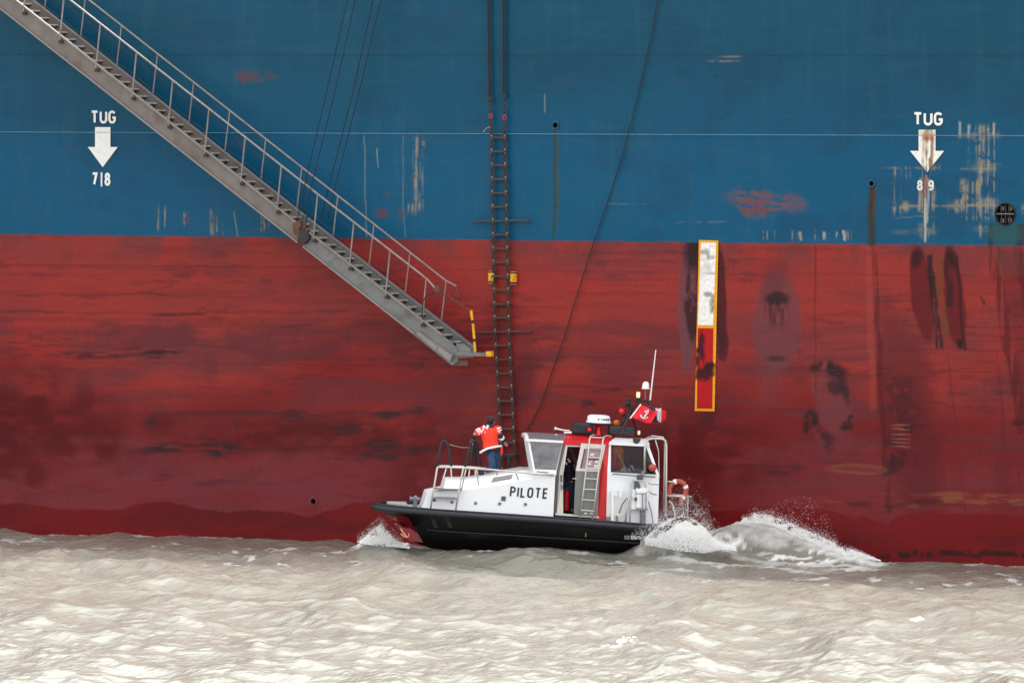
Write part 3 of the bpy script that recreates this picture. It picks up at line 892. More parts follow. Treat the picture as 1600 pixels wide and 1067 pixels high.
for (f, y, a, b, lab) in ((NT, YN, -130, 466, 't'), (NT, YN, 474, 692, 't'), (NB, YN, -130, 466, 'b'), (NB, YN, 474, 648, 'b'), (FT, YF, -130, 478, 't'), (FT, YF, 481, 740, 't')):
    mb = MB()
    off = .05
    mb.beam(hull(a, f(a), y + (-.02 if y == YF else .018)), hull(b, f(b), y + (-.02 if y == YF else .018)), .085, .034, up=(0, 0, 1))
    mb.build('edge_flange', 'gang_edge', gang)
# steps
tread = shade_dark = None
SP = 14.05
for i in range(-8, 49):
    x = 36 + SP * i
    if x > 708:
        break
    p0 = hull(x + 6, NT(x + 6) + 14, YN)
    if tread is None:
        mb = MB()
        prof = [(-.125, 0), (-.11, .012), (0, .022), (.11, .012), (.125, 0), (.125, -.022), (-.125, -.022)]
        mb.prism([(a, .035, b) for a, b in prof], (0, YN - YF - .04, 0))
        tread = mb.build('step', 'tread', gang)
        m2 = MB()
        m2.prism([(-.115, .04, -.024), (.115, .04, -.024), (.10, .04, -.05), (.03, .04, -.12), (0, .04, -.12), (-.06, .04, -.045)], (0, YN - YF - .05, 0))
        shade_dark = m2.build('tread_shade', 'shade_dark', tread)  # dark piece standing in for the shade beneath each tread
        base = p0
        for o in (tread, shade_dark):
            o.data.transform(Matrix.Translation(Vector(gang['_o'])))
        tread.location = p0 - Vector(gang['_o'])
        continue
    o = tread.copy()
    COL.objects.link(o)
    o.parent = gang
    o.location = p0 - Vector(gang['_o'])
    c = shade_dark.copy()
    COL.objects.link(c)
    c.parent = o
# stanchions, hand rails, ropes
near, far = [], []
for i in range(-2, 11):
    bx, by = 93 + 56.6 * i, 60 + 44.35 * i
    if i >= 7:
        bx, by = 93 + 56.6 * i, 60 + 44.35 * 7 + (i - 7) * 43.9
    a, b = hull(bx, by + 4, YN + .05), hull(bx + 7.2, by - 67, YN + .05)
    near.append((a, b))
    MB().tube([a, b], .021, 8).build('stanchion', 'rail', gang)
    MB().box(a + Vector((.05, -.01, -.03)), (.11, .05, .09)).build('stanchion_foot', 'shade_dark', gang)
    bx, by = 126 + 56.35 * i, 55 + 44.3 * i
    a, b = hull(bx, by + 3, YF), hull(bx + 7.6, by - 59, YF)
    far.append((a, b))
    MB().tube([a, b], .019, 8).build('stanchion', 'rail', gang)
def along(rows, t):
    return [a + (b - a) * t for a, b in rows]
pn, pf = along(near, 1), along(far, 1)
MB().tube([pn[0]] + pn[1:] + [hull(682, 452.5, YN + .05)], .026, 8).build('hand_rail', 'rail', gang)
MB().tube([pf[0]] + pf[1:] + [hull(713, 447, YF)] , .024, 8).build('hand_rail', 'rail', gang)
MB().tube([hull(713, 447, YF), hull(715, 455, YF), hull(716, 463, YF)], .016, 6).build('rail_end', 'rusty', gang)
def sag(pts, d, n=5):
    out = []
    for a, b in zip(pts[:-1], pts[1:]):
        for k in range(n):
            t = k / n
            out.append(a + (b - a) * t - Vector((0, 0, d * 4 * t * (1 - t))))
    return out + [pts[-1]]
for rows in (near, far):
    MB().tube(sag(along(rows, .50), .03), .007, 5).build('side_rope', 'rope', gang)
MB().tube(sag(along(near, .22), .02)[:], .006, 5).build('side_rope', 'rope', gang)
# hinge and wire block
hb = MB().prism([hull(*p, YN + .09) for p in ((457, 350), (466, 344), (478, 352), (471, 372), (459, 366))], (0, .12, 0)).build('hinge_block', 'rusty', gang)
MB().prism([hull(*p, YN + .13) for p in ((468, 358), (480, 360), (482, 374), (474, 382), (467, 374))], (0, .16, 0)).build('wire_sheave', 'shade_dark', hb)
MB().lathe([(.10, 0), (.10, .05)], hull(464, 352, YN + .2), (0, 1, 0), 14).build('wire_sheave', 'rusty', hb)
# lower end: skid plates, platform, post, chain
MB().prism([hull(*p, YN + .10) for p in ((650, 521), (654, 519), (684, 541), (681, 548))], (0, .20, 0)).build('skid_plate', 'gang_edge', gang)
MB().prism([hull(*p, YN + .10) for p in ((682, 548), (685, 541), (706, 556), (703, 565))], (0, .20, 0)).build('skid_plate', 'gang_edge', gang)
MB().prism([hull(*p, YN - .03) for p in ((707, 563.5), (731, 563.5), (731, 571.5), (706, 571.5))], (0, .10, 0)).build('bottom_plate', 'rusty', gang)
pl = MB().prism([hull(*p, YN + .05) for p in ((712, 550), (758, 551.5), (758, 556.5), (712, 556))], (0, .16, 0)).build('platform', 'gang', gang)
MB().prism([hull(*p, YN + .06) for p in ((759, 549), (767.5, 549), (767.5, 557), (759, 557))], (0, .14, 0)).build('end_stop', 'yellow', pl)
MB().prism([hull(*p, YN - .02) for p in ((713, 536), (724, 537), (735, 546), (736, 558), (712, 560))], (0, .03, 0)).build('end_bracket', 'gang', gang)
post = [(736, 485), (738, 500), (739, 505.5), (741, 529), (741.3, 534), (742.4, 550)]
for k in range(5):
    MB().tube([hull(*post[k], YN - .1), hull(*post[k + 1], YN - .1)], .036 if k % 2 == 0 else .034, 10).build('post', 'yellow' if k % 2 == 0 else 'black', gang, label=('yellow band of the post' if k % 2 == 0 else 'black band of the post'))
MB().box(hull(684, 451.5, YN + .06), (.13, .1, .16)).build('chain_shackle', 'rusty', gang)
ch = sag([hull(686, 452, YN), hull(700, 461, YN), hull(716, 472, YN), hull(736, 484, YN - .1)], .04, 7)
mb = MB()
for k in range(len(ch) - 1):
    d = (ch[k + 1] - ch[k])
    sd = Vector((0, 1, 0)) if k % 2 else d.cross(Vector((0, 1, 0))).normalized()
    c0 = (ch[k] + ch[k + 1]) / 2
    mb.tube([c0 + d * .62 * math.cos(a) + sd * .022 * math.sin(a) for a in [i * math.pi / 4 for i in range(8)]], .008, 5, closed=True)
mb.build('chain', 'rusty', gang, kind='stuff')
MB().tube(sag([hull(681, 456, YN + .08), hull(667, 462, YN + .08), hull(661, 470, YN + .09), hull(659.5, 490, YN + .09), hull(661, 500, YN + .09)], .0, 4), .014, 6).build('rope_tail', 'rope_dark', gang)
for a, b in (((694, 476), (725, 540)), ((702, 470), (722, 502)), ((690, 478), (708, 535))):
    MB().tube([hull(*a, YN - .2), hull(*b, YN - .4)], .004, 4).build('thin_lashing', 'rope', gang)

# hoisting wires
for k, (pts, y, lab) in enumerate((
        ([(556, -60), (542.6, 0), (512, 136), (480, 272), (463, 352)], 1.5, 'thin black hoisting wire, leftmost of the four running down to the gangway'),
        ([(568, -60), (554.8, 0), (527, 128), (488, 285), (471, 352)], 1.5, 'thin black hoisting wire, second from the left of four above the gangway'),
        ([(597, -60), (583, 0), (550, 150), (508, 315), (502, 338)], .35, 'thin black hoisting wire, third from the left of four above the gangway'),
        ([(609, -60), (595, 0), (565, 128), (523, 295), (512, 345)], .35, 'thin black hoisting wire, rightmost of the four running down to the gangway'))):
    t = thing('hoisting_wire', lab, 'wire', hull(*pts[-1], y), 'hoisting wires of the gangway')
    MB().tube([hull(*p, y) for p in pts], .013, 6).build('wire', 'wire', t)
    MB().tube([hull(*pts[-1], y), hull(pts[-1][0], pts[-1][1] - 6, y)], .022, 8).build('end_fitting', 'shade_dark', t)

# ================================================================== pilot ladder
lad = thing('pilot_ladder', 'rope pilot ladder with wooden rungs hanging down the ship side behind the boat', 'rope ladder', hull(795, 735, .12))
LX = lambda y: np.interp(y, [-60, 0, 150, 212, 400, 518, 597, 681, 745], [763, 763.5, 765.5, 768, 771, 773.6, 778, 782, 785.5])
RX = lambda y: np.interp(y, [-60, 0, 150, 212, 400, 518, 597, 681, 745], [787, 787.5, 788, 788.5, 793, 795, 799, 802.6, 806])
for f in (LX, RX):
    for dx in (-1.1, 1.1):
        MB().tube([hull(f(y) + dx, y, .12) for y in range(206, 742, 12)], .021, 6).build('ladder_rope', 'rope', lad)
    for dx in (-1.3, 1.3):
        MB().tube([hull(f(y) + dx, y, .10) for y in list(range(-60, 150, 15)) + [152]], .021, 6).build('hanging_rope', 'rope_dark', lad)
    y0 = 157 if f is LX else 150
    mb = MB()
    for k in range(5):
        mb.ball(hull(f(y0) + random.uniform(-2.5, 2.5), y0 + random.uniform(-2.5, 2.5), .13), .045, 8)
    mb.build('knot', 'rope', lad, smooth='all')
    MB().tube([hull(f(y) + (1.2 if k % 2 else -1.2), y, .12) for k, y in enumerate(range(int(y0), 208, 5))], .024, 7).build('spliced_rope', 'rope', lad)
    mb = MB()
    c = hull(f(182), 182 if f is LX else 184, .15)
    mb.tube([c + Vector((.035 * math.cos(a), 0, .06 * math.sin(a))) for a in [i * math.pi / 6 for i in range(12)]], .02, 7, closed=True)
    mb.build('shackle', 'red_small', lad, smooth='all')
MB().tube([hull(766, 199, .14), hull(761, 200, .16), hull(757, 204, .16), hull(755.5, 207, .16)], .012, 6).build('rope_tail', 'seizing', lad)
MB().tube([hull(787, 200, .14), hull(784, 201, .16), hull(784, 205, .15), hull(787, 206, .15)], .016, 6).build('rope_tail', 'rope', lad)
sz = MB()
for i in range(25):
    y = 215.2 + 21.65 * i
    a, b = hull(LX(y) - 3, y - .4, .12), hull(RX(y) + 3, y + .4, .12)
    if i in (6, 14):
        a, b = hull(738 if i == 6 else 745, y + .8, .14), hull(828 if i == 6 else 830, y - .6, .14)
        MB().beam(a, b, .10, .045).build('spreader', 'rung', lad, bevel=.008)
    else:
        dz = random.uniform(-.012, .012)
        MB().beam(a + Vector((0, 0, dz)), b - Vector((0, 0, dz)), .12, .050).build('rung', 'rung', lad, bevel=.008)
    for f in (LX, RX):
        sz.ball(hull(f(y - 2.6), y - 2.6, .13), .025, 8, (1, 1, 1.5))
        sz.ball(hull(f(y + 2.4), y + 2.4, .13), .019, 8, (1, 1, 1.3))
sz.build('seizing', 'seizing', lad, smooth='all', kind='stuff')

def magnet(px, py, label):
    t = thing('ladder_magnet', label, 'magnet', hull(px, py, .03), 'yellow magnets holding the pilot ladder')
    MB().box(hull(px, py, .09), (.15, .12, .22)).build('magnet_body', 'yellow', t, bevel=.015)
    for s in (-1, 1):
        MB().box(hull(px, py + s * 9.6, .06), (.14, .08, .022)).build('magnet_handle', 'seizing', t)
    MB().box(hull(px - 1.5, py, .17), (.05, .05, .17), Matrix.Rotation(.3, 3, 'Y')).build('lever', 'yellow', t)
magnet(768, 433, 'yellow magnet clamp at the left rope of the pilot ladder')
magnet(802.5, 434.5, 'yellow magnet clamp at the right rope of the pilot ladder')

t = thing('heaving_line', 'single dark rope slanting down the ship side to the boat roof', 'rope', hull(822, 680, .1))
P = [(1044, -60), (1028, 0), (1019, 50), (1000, 135), (986, 190), (970, 250), (951, 312), (935, 355), (915, 420), (896, 480), (880, 530), (860, 590), (845, 632), (826, 668), (819, 690), (816, 712)]
MB().tube([hull(x + random.uniform(-.7, .7), y, .07) for x, y in P], .0145, 7).build('rope', 'rope_dark', t)
MB().tube([hull(811, 671, .1), hull(815, 672, .1), hull(818, 678, .1), hull(818, 690, .1)], .018, 7).build('rope_tail', 'rope', t)

# ================================================================== the pilot boat
boat = thing('pilot_boat', 'small white, red and black pilot boat marked PILOTE moving beside the ship', 'boat', (0, 0, 0), space=BOAT)
def mir(p):
    return Vector((p[0], -p[1], p[2]))
_s = [B(599, 791, -.75), B(725, 800.5, -1.33), B(860, 809.5, -1.35), B(994, 819.5, -1.35)]
_cz = np.polyfit([p.x for p in _s], [p.z for p in _s], 2)
def zsheer(u):
    return float(np.polyval(_cz, u))
UT, US = B(589, 795, 0).x, B(1052, 822, 0).x
def beam(u):
    t = min(1.0, max(0.0, (u - UT) / 2.3))
    return 1.34 * (1 - (1 - t) ** 2.3) ** .62 if t < 1 else 1.34
_c0, _c1 = B(662, 828, -1.12), B(955, 846, -1.18)
def zchine(u):
    return _c0.z + (_c1.z - _c0.z) * (u - _c0.x) / (_c1.x - _c0.x) + .35 * max(0, (_c0.x - u) / 1.4) ** 2
st = list(np.linspace(0, 1, 14) ** 1.6 * 2.6 + UT + .02) + list(np.linspace(UT + 2.9, US, 9))
rows = []
for u in st:
    b, zs_, zc = beam(u), zsheer(u), zchine(u)
    k = max(0.0, 1 - (u - UT) / 2.3) ** 1.1
    sh = lambda z: k * (zs_ - z) * .95
    zk = zc - .55
    row = []
    for s in (-1, 1):
        h = [(u, s * b, zs_), (u + sh(zs_ - .18), s * b * .985, zs_ - .18), (u + sh((zs_ + zc) / 2), s * b * .93, (zs_ + zc) / 2), (u + sh(zc), s * b * .84, zc), (u + sh(zk), s * .02, zk)]
        row.append(h)
    rows.append(row[0] + row[1][::-1])
mb = MB()
n = len(rows[0])
V = [p for r_ in rows for p in r_]
F = [(i * n + j, (i + 1) * n + j, (i + 1) * n + j + 1, i * n + j + 1) for i in range(len(rows) - 1) for j in range(n - 1)]
F += [tuple(range(n)), tuple((len(rows) - 1) * n + j for j in reversed(range(n)))]
mb.add(V, F)
mb.build('hull', 'hull_black', boat, smooth='angle')
# deck
mb = MB()
dk = [(u, -beam(u) * .985, zsheer(u) - .01) for u in st] + [(u, beam(u) * .985, zsheer(u) - .01) for u in reversed(st)]
mb.prism(dk, (0, 0, -.05))
mb.build('deck', 'deck', boat)
# rubbing strake all round
path = [Vector((u, -beam(u) - .02, zsheer(u) - .075)) for u in reversed(st)] + [Vector((UT - .07, 0, zsheer(UT) - .07))] + [Vector((u, beam(u) + .02, zsheer(u) - .075)) for u in st]
MB().tube(path, .088, 10).build('rubbing_strake', 'fender', boat, smooth='all')
mb = MB()
mb.tube([Vector((p.x, p.y * .995, p.z + .10)) for p in path], .03, 6)
mb.build('toe_rail', 'fender', boat, smooth='all')
# spray rail
for s in (-1, 1):
    MB().tube([(u + max(0, 1 - (u - UT) / 2.3) ** 1.1 * (zsheer(u) - zchine(u)) * .95, s * (beam(u) * .84 + .012), zchine(u)) for u in st if u > UT + .9], .022, 6).build('spray_rail', 'fender', boat)
def on_hull(px, py, out=.015):
    "a point on the near topside between the sheer and the chine"
    v = -1.3
    for _ in range(12):
        p = B(px, py, v)
        best = None
        for i in range(len(rows) - 1):
            for j in range(3):
                a, b, c, d = (Vector(rows[i][j]), Vector(rows[i + 1][j]), Vector(rows[i + 1][j + 1]), Vector(rows[i][j + 1]))
                x0, x1 = min(a.x, d.x), max(b.x, c.x)
                z0, z1 = min(c.z, d.z), max(a.z, b.z)
                if z0 - .02 <= p.z <= z1 + .02 and x0 - .05 <= p.x <= x1 + .05:
                    # solve the bilinear patch for the side position
                    for _k in range(1):
                        s_ = (a.z + b.z) / 2 - (d.z + c.z) / 2
                        tz = min(1, max(0, ((a.z + b.z) / 2 - p.z) / max(s_, 1e-4)))
                        L = a + (d - a) * tz
                        R_ = b + (c - b) * tz
                        tx = (p.x - L.x) / max(R_.x - L.x, 1e-4)
                        if -.05 <= tx <= 1.05:
                            best = L.y + (R_.y - L.y) * min(1, max(0, tx))
        if best is None:
            break
        v = best
    p = B(px, py, v)
    p.y -= out
    return p
def hull_patch(corners, nu, nv, name, material, parent, out=.008):
    a, b, c, d = [Vector((*p, 0)) for p in corners]
    V = []
    for i in range(nu + 1):
        for j in range(nv + 1):
            u, w_ = i / nu, j / nv
            q = a * (1 - u) * (1 - w_) + b * u * (1 - w_) + c * u * w_ + d * (1 - u) * w_
            V.append(on_hull(q.x, q.y, out))
    F = [(i * (nv + 1) + j, (i + 1) * (nv + 1) + j, (i + 1) * (nv + 1) + j + 1, i * (nv + 1) + j + 1) for i in range(nu) for j in range(nv)]
    return MB().add(V, F).build(name, material, parent)
bp = hull_patch([(603, 804), (637, 806), (661, 847), (640, 845)], 8, 8, 'bow_panel', 'hull_red', boat, .014)
# anchor emblem on the bow panel
mb = MB()
def hs(pts, r):
    mb.tube([on_hull(*p, .022) for p in pts], r, 5)
hs([(619, 817), (626, 826), (633, 836), (636, 839)], .018)
hs([(626, 833), (630, 837), (636, 839.5), (639, 837), (638.5, 833)], .016)
hs([(617, 812), (615.6, 810), (617, 808.6), (618.8, 810), (618.4, 813), (620, 817)], .010)
hs([(617.5, 818), (621, 816.6), (624, 816.4)], .010)
mb.build('anchor_emblem', 'anchor_tan', bp)
for x in (672, 695):
    hull_patch([(x, 807.5), (x + 7, 807.7), (x + 13, 824.5), (x + 6, 824.5)], 3, 5, 'rubber_strip', 'black', boat, .03)
mb = MB().tube([on_hull(915, 832, .02), on_hull(915, 838, .02)], .012, 5)
mb.build('draught_mark', 'yellow', boat)
o = on_hull(974.5, 842, .012)
o2, o3 = on_hull(1002, 843.6, .012), on_hull(974.5, 834, .012)
lettering('SEQUANA', o, (o2 - o).normalized(), ((o3 - o).normalized() + (o2 - o).normalized() * .18).normalized(), Vector((0, -1, 0)), .115, .022, 'name_letter', 'name_grey', boat, wide=.95, gap=.16)

# ---- foredeck trunk
VW = -1.10
def Cp(px, py, out=0.0):
    "near cabin side: upright below the belt, leaning in above it"
    return B(px, py, VW + max(0.0, (738 - py) / 48.0) * .13 - out)
stn = [(659.5, 793, 793, .80), (667, 770.5, 769.5, .86), (690, 766.3, 764, .95), (692.5, 766.3, 763.5, .96), (697, 766.2, 749.3, .98), (719, 766.0, 749.6, 1.02), (731, 764.8, 750, 1.04), (763, 760, 744.8, 1.08), (800, 753.6, 737.5, 1.10), (817, 750.5, 734.4, 1.10), (834, 747, 734.8, 1.10), (868, 741, 737, 1.10)]
rows2 = []
for (px, yw_, yt, hw) in stn:
    w1, t1 = B(px, yw_, -hw), B(px, yt, -hw + .30)
    zd = zsheer(w1.x) - .02
    rows2.append([(w1.x, -hw, zd), (w1.x, -hw, max(w1.z, zd + .01)), (w1.x, -hw + .30, max(t1.z, zd + .02)), (w1.x, hw - .30, max(t1.z, zd + .02)), (w1.x, hw, max(w1.z, zd + .01)), (w1.x, hw, zd)])
V = [p for r_ in rows2 for p in r_]
F = [(i * 6 + j, (i + 1) * 6 + j, (i + 1) * 6 + j + 1, i * 6 + j + 1) for i in range(len(rows2) - 1) for j in range(5)]
F += [tuple(range(6)), tuple((len(rows2) - 1) * 6 + j for j in reversed(range(6)))]
trunk = MB().add(V, F).build('foredeck_trunk', 'bwhite', boat)
def trunk_z(u, side=-1):
    xs_ = [r_[0][0] for r_ in rows2]
    return float(np.interp(u, xs_, [r_[2][2] for r_ in rows2]))
# vent with slats on the sloping shoulder
def shoulder(px, py, out=.012):
    lo, hi = -1.10, -.75
    for _ in range(30):
        v = (lo + hi) / 2
        p = B(px, py, v)
        xs_ = [r_[0][0] for r_ in rows2]
        zw = np.interp(p.x, xs_, [r_[1][2] for r_ in rows2])
        zt = np.interp(p.x, xs_, [r_[2][2] for r_ in rows2])
        hw = np.interp(p.x, xs_, [-r_[0][1] for r_ in rows2])
        zsurf = zw + (zt - zw) * min(1, max(0, (v + hw) / .30))
        if p.z > zsurf:
            lo = v
        else:
            hi = v
    p = B(px, py, (lo + hi) / 2)
    return p + Vector((0, -.6, .8)) * out
vq = [(770.6, 746.8), (801, 741.8), (798.7, 747.8), (767.4, 753.6)]
vent = MB().prism([shoulder(*p, .004) for p in vq], (0, -.008, .01)).build('vent', 'gasket', boat)
for k in range(5):
    t0, t1 = (k + .12) / 5, (k + .78) / 5
    L = lambda a, b, t: (a[0] + (b[0] - a[0]) * t, a[1] + (b[1] - a[1]) * t)
    q = [L(vq[0], vq[3], t0), L(vq[1], vq[2], t0), L(vq[1], vq[2], t1), L(vq[0], vq[3], t1)]
    MB().prism([shoulder(*p, .018) for p in q], (0, -.006, .008)).build('vent_slat', 'deck', vent)
def hwid(px):
    return -float(np.interp(px, [s_[0] for s_ in stn], [s_[3] for s_ in stn]))
for (px, py) in ((706, 784.2), (743, 785.7), (780.7, 786.6), (821, 787.6)):
    c = B(px, py, hwid(px))
    d = MB().lathe([(.042, .0), (.042, -.02), (.026, -.024), (.02, -.012)], c, (0, 1, 0), 14).build('deck_fitting', 'post_grey', boat)
for (px, py, s_) in ((786.7, 778.6, .11), (678.5, 781, .07)):
    MB().box(B(px, py, hwid(px) - .01), (s_, .03, s_ * 1.05)).build('socket_box', 'gasket', boat)
o, o2, o3 = B(796, 776.2, VW - .0), B(851.5, 779.3, VW), B(797, 759.5, VW)
lettering('PILOTE', o, Vector((1, 0, 0)), Vector((.05, 0, 1)).normalized(), Vector((0, -1, 0)), (o3 - o).length * 1.0, .044, 'letter', 'letters', trunk, wide=.80, gap=.22)
MB().box(Cp(841, 736.6, .02), (.05, .02, .025)).build('maker_plate', 'bred', boat)
MB().box(Cp(850, 737.2, .015), (.22, .015, .018)).build('maker_plate', 'post_grey', boat)

# ---- cabin
TH = Vector((0, .05, 0))
def side_prism(poly, name, material, out=0.0, th=.05, far=True, parent=None, far_mat=None):
    q = [Cp(*p, out) for p in poly]
    o_ = MB().prism(q, (0, th, 0)).build(name, material, parent or boat)
    if far:
        MB().prism([mir(p) for p in q], (0, -th, 0)).build(name, far_mat or material, parent or boat)
    return o_
def side_ring(outer, inner, name, material, out=0.0, th=.05, far=True, pane=None, parent=None):
    a, b = [Cp(*p, out) for p in outer], [Cp(*p, out) for p in inner]
    o_ = MB().ring(a, b, (0, th, 0)).build(name, material, parent or boat)
    if pane:
        MB().prism([p + Vector((0, .018, 0)) for p in b], (0, .012, 0)).build('window_pane', pane, o_)
    if far:
        o2 = MB().ring([mir(p) for p in a], [mir(p) for p in b], (0, -th, 0)).build(name, material, parent or boat)
        if pane:
            MB().prism([mir(p) - Vector((0, .018, 0)) for p in b], (0, -.012, 0)).build('window_pane', pane, o2)
    return o_
fw = side_ring([(824, 685.5), (880, 688), (869, 738.5), (833, 736)], [(827.5, 689.5), (879, 690.6), (869, 734.2), (834, 733)], 'window_frame', 'bwhite', pane='glass_grey')
side_prism([(833, 734.5), (870, 737), (870, 742), (833, 748)], 'belt', 'bwhite', .004)
# front windows
a, a2 = Cp(824, 685.5), Cp(833.5, 737)
n0 = Vector((-.02, 0, 0))
fo = [a, mir(a), mir(a2), a2]
fi = [a + Vector((.02, .10, -.07)), mir(a) + Vector((.02, -.10, -.07)), mir(a2) + Vector((-.012, -.10, .05)), a2 + Vector((-.012, .10, .05))]
fr_ = MB().ring(fo, fi, (.05, 0, 0)).build('window_frame', 'bwhite', boat)
MB().prism([p + Vector((.02, 0, 0)) for p in fi], (.012, 0, 0)).build('window_pane', 'glass_grey', fr_)
for v in (-.36, .36):
    t_, b_ = a.copy(), a2.copy()
    t_.y = b_.y = v
    MB().beam(t_, b_, .05, .06, up=(0, 1, 0)).build('mullion', 'bwhite', fr_)
# door opening: gasket, jamb, head, sill
side_prism([(880, 689), (884, 693), (874, 738), (869.8, 804), (865.8, 803.5), (869.6, 738)], 'door_gasket', 'gasket', .012, far=False)
side_prism([(884, 694), (886.6, 697.5), (879.5, 745), (880, 802), (870, 802), (874, 738)], 'door_jamb', 'alu_pale', .006, far=False)
side_prism([(884.5, 694), (909, 695), (908.4, 698), (886, 697.4)], 'door_head', 'alu_pale', .008, far=False)
side_prism([(868, 801.5), (936, 806), (936, 809.5), (868, 804.5)], 'door_sill', 'alu_pale', .03, th=.12, far=False)
MB().tube([Cp(877.5, 745, .05), Cp(876.5, 742, .07), Cp(876.5, 750, .07), Cp(878, 752, .04)], .016, 6).build('door_handle', 'black', boat)
MB().beam(Cp(878, 757, .02), Cp(877.8, 765, .02), .03, .03).build('door_latch', 'gasket', boat)
# far door with window
far_o = [mir(Cp(*p)) for p in ((880, 688), (952, 691), (949, 738), (869, 738.5))]
far_i = [mir(Cp(*p)) for p in ((886, 695), (945, 698), (942, 733), (880, 733))]
fd = MB().ring(far_o, far_i, (0, -.05, 0)).build('far_door', 'bwhite', boat)
MB().prism([p - Vector((0, .02, 0)) for p in far_i], (0, -.012, 0)).build('window_pane', 'glass_grey', fd)
MB().prism([mir(Cp(*p)) for p in ((868, 738), (949, 738), (947, 814), (866, 806))], (0, -.05, 0)).build('far_door_panel', 'bwhite', boat)
# slid-back door
dr = side_prism([(899.5, 736), (937, 737.5), (934, 806), (896.5, 803)], 'door', 'alu', .075, th=.035, far=False, parent=boat)
dw = side_ring([(908.3, 692.5), (946.4, 694.5), (937, 737), (899.6, 735.5)], [(913, 701), (939.5, 702), (931.5, 732.5), (905.8, 731.5)], 'door_window_frame', 'alu_pale', .075, .035, far=False, parent=dr)
MB().prism([Cp(*p, .05) for p in ((913, 701), (939.5, 702), (931.5, 732.5), (905.8, 731.5))], (0, .012, 0)).build('reflection_panel', 'reflection_pink', dw)  # reflection in the door window painted as an opaque pink panel
MB().beam(Cp(907.6, 731, .06), Cp(913.4, 702, .06), .03, .05, up=(0, 1, 0)).build('sliding_rail', 'gasket', dw)
MB().beam(Cp(915.4, 716.8, .058), Cp(935, 717.6, .058), .01, .03).build('sliding_rail', 'gasket', dw)
o, oy = Cp(924.6, 727.5, .052), Cp(928.4, 712, .052)
ey = (oy - o).normalized()
lettering('PI', Cp(924.6, 726, .054), ey, -Vector((1, 0, .05)).normalized(), Vector((0, -1, 0)), .105, .026, 'letter', 'band', dw, wide=.7, gap=.28)
lettering('LO', Cp(927, 716, .054), ey, -Vector((1, 0, .05)).normalized(), Vector((0, -1, 0)), .105, .026, 'letter', 'band', dw, wide=.8, gap=.2)
lettering('TE', Cp(936, 731, .054), ey, -Vector((1, 0, .05)).normalized(), Vector((0, -1, 0)), .14, .05, 'letter', 'band', dw, wide=.95, gap=.35)
MB().tube([Cp(894.5, 747.5, .10), Cp(901, 748, .10)], .012, 6).build('door_handle', 'steel', dr)
for px in (915, 924):
    MB().box(Cp(px, 801.8, .08), (.07, .02, .03)).build('door_roller', 'band', dr)
# red pillar, aft side
side_prism([(934, 693), (952, 691), (949, 738), (947, 815), (932, 814), (933, 738)], 'red_pillar', 'bred', .0, th=.05)
side_prism([(880, 808.5), (948, 812), (947, 816), (880, 812.5)], 'red_sill', 'bred', .01, far=True)
aw = side_ring([(952, 690.5), (1013, 693), (1030, 742), (949, 738)], [(955.5, 695), (1008.6, 698), (1024.6, 740.4), (955.2, 736.6)], 'window_frame', 'bwhite', .002, pane='glass_dark')
side_prism([(949, 738), (1030, 742), (1028, 818), (947, 815)], 'side_panel', 'bwhite', .002)
rim = side_ring([(954.8, 694.4), (1009.2, 697.4), (1025.6, 741), (954.4, 737.4)], [(956, 695.8), (1008, 698.8), (1023.4, 739.6), (955.8, 736)], 'window_gasket', 'black', .012, .02)
MB().beam(Cp(1004.5, 698.5, .0), Cp(1005.5, 739, .0), .03, .05, up=(0, 1, 0)).build('window_post', 'black', aw)
# aft bulkhead
c0, c1, c2 = Cp(1013, 693), Cp(1030, 742), Cp(1028, 818)
fo = [c0, mir(c0), mir(c1), c1]
fi = [c0 + Vector((.03, .16, -.1)), mir(c0) + Vector((.03, -.16, -.1)), mir(c1) + Vector((-.02, -.16, .06)), c1 + Vector((-.02, .16, .06))]
ab = MB().ring(fo, fi, (-.05, 0, 0)).build('aft_bulkhead', 'bwhite', boat)
MB().prism([p - Vector((.02, 0, 0)) for p in fi], (-.012, 0, 0)).build('window_pane', 'glass_dark', ab)
MB().prism([c1, mir(c1), mir(c2), c2], (-.05, 0, 0)).build('aft_panel', 'bwhite', boat)
# roof: grey front, red middle, white aft
zr = Cp(880, 688).z
VR = -1.02
def U(px, py=688):
    return B(px, py, VR).x
def roof_pt(u, v, dz=0.0):
    return Vector((u, v, zr + dz + .085 * (1 - (v / VR) ** 2)))
def roof_part(name, material, n0, n1, f0, f1, th=.08, dz=0.0, nv=8):
    top = []
    for i in range(nv + 1):
        t = i / nv
        v = VR + t * (-2 * VR)
        top.append((roof_pt(n0 + (f0 - n0) * t, v, dz), roof_pt(n1 + (f1 - n1) * t, v, dz)))
    V, F = [], []
    for a_, b_ in top:
        V += [a_, b_, a_ - Vector((0, 0, th)), b_ - Vector((0, 0, th))]
    for i in range(nv):
        k = 4 * i
        F += [(k, k + 1, k + 5, k + 4), (k + 2, k + 6, k + 7, k + 3), (k, k + 4, k + 6, k + 2), (k + 1, k + 3, k + 7, k + 5)]
    F += [(0, 2, 3, 1), (4 * nv, 4 * nv + 1, 4 * nv + 3, 4 * nv + 2)]
    return MB().add(V, F).build(name, material, boat)
ua, ub, uc, ud = U(821.5, 685), U(880.4), U(951.6), U(1015, 693)
roof_part('roof', 'bwhite', ua, ub - .004, ua, ub + .30, .075, .01)
m_ = MB()
roof_part('roof_panel', 'bgrey', ua + .08, ub - .01, ua + .08, ub + .28, .03, .028)
roof_part('roof', 'bred', ub, uc, ub + .30, uc + .52, .125, .02)
roof_part('roof', 'bwhite', uc + .004, ud, uc + .524, ud, .06, .012)
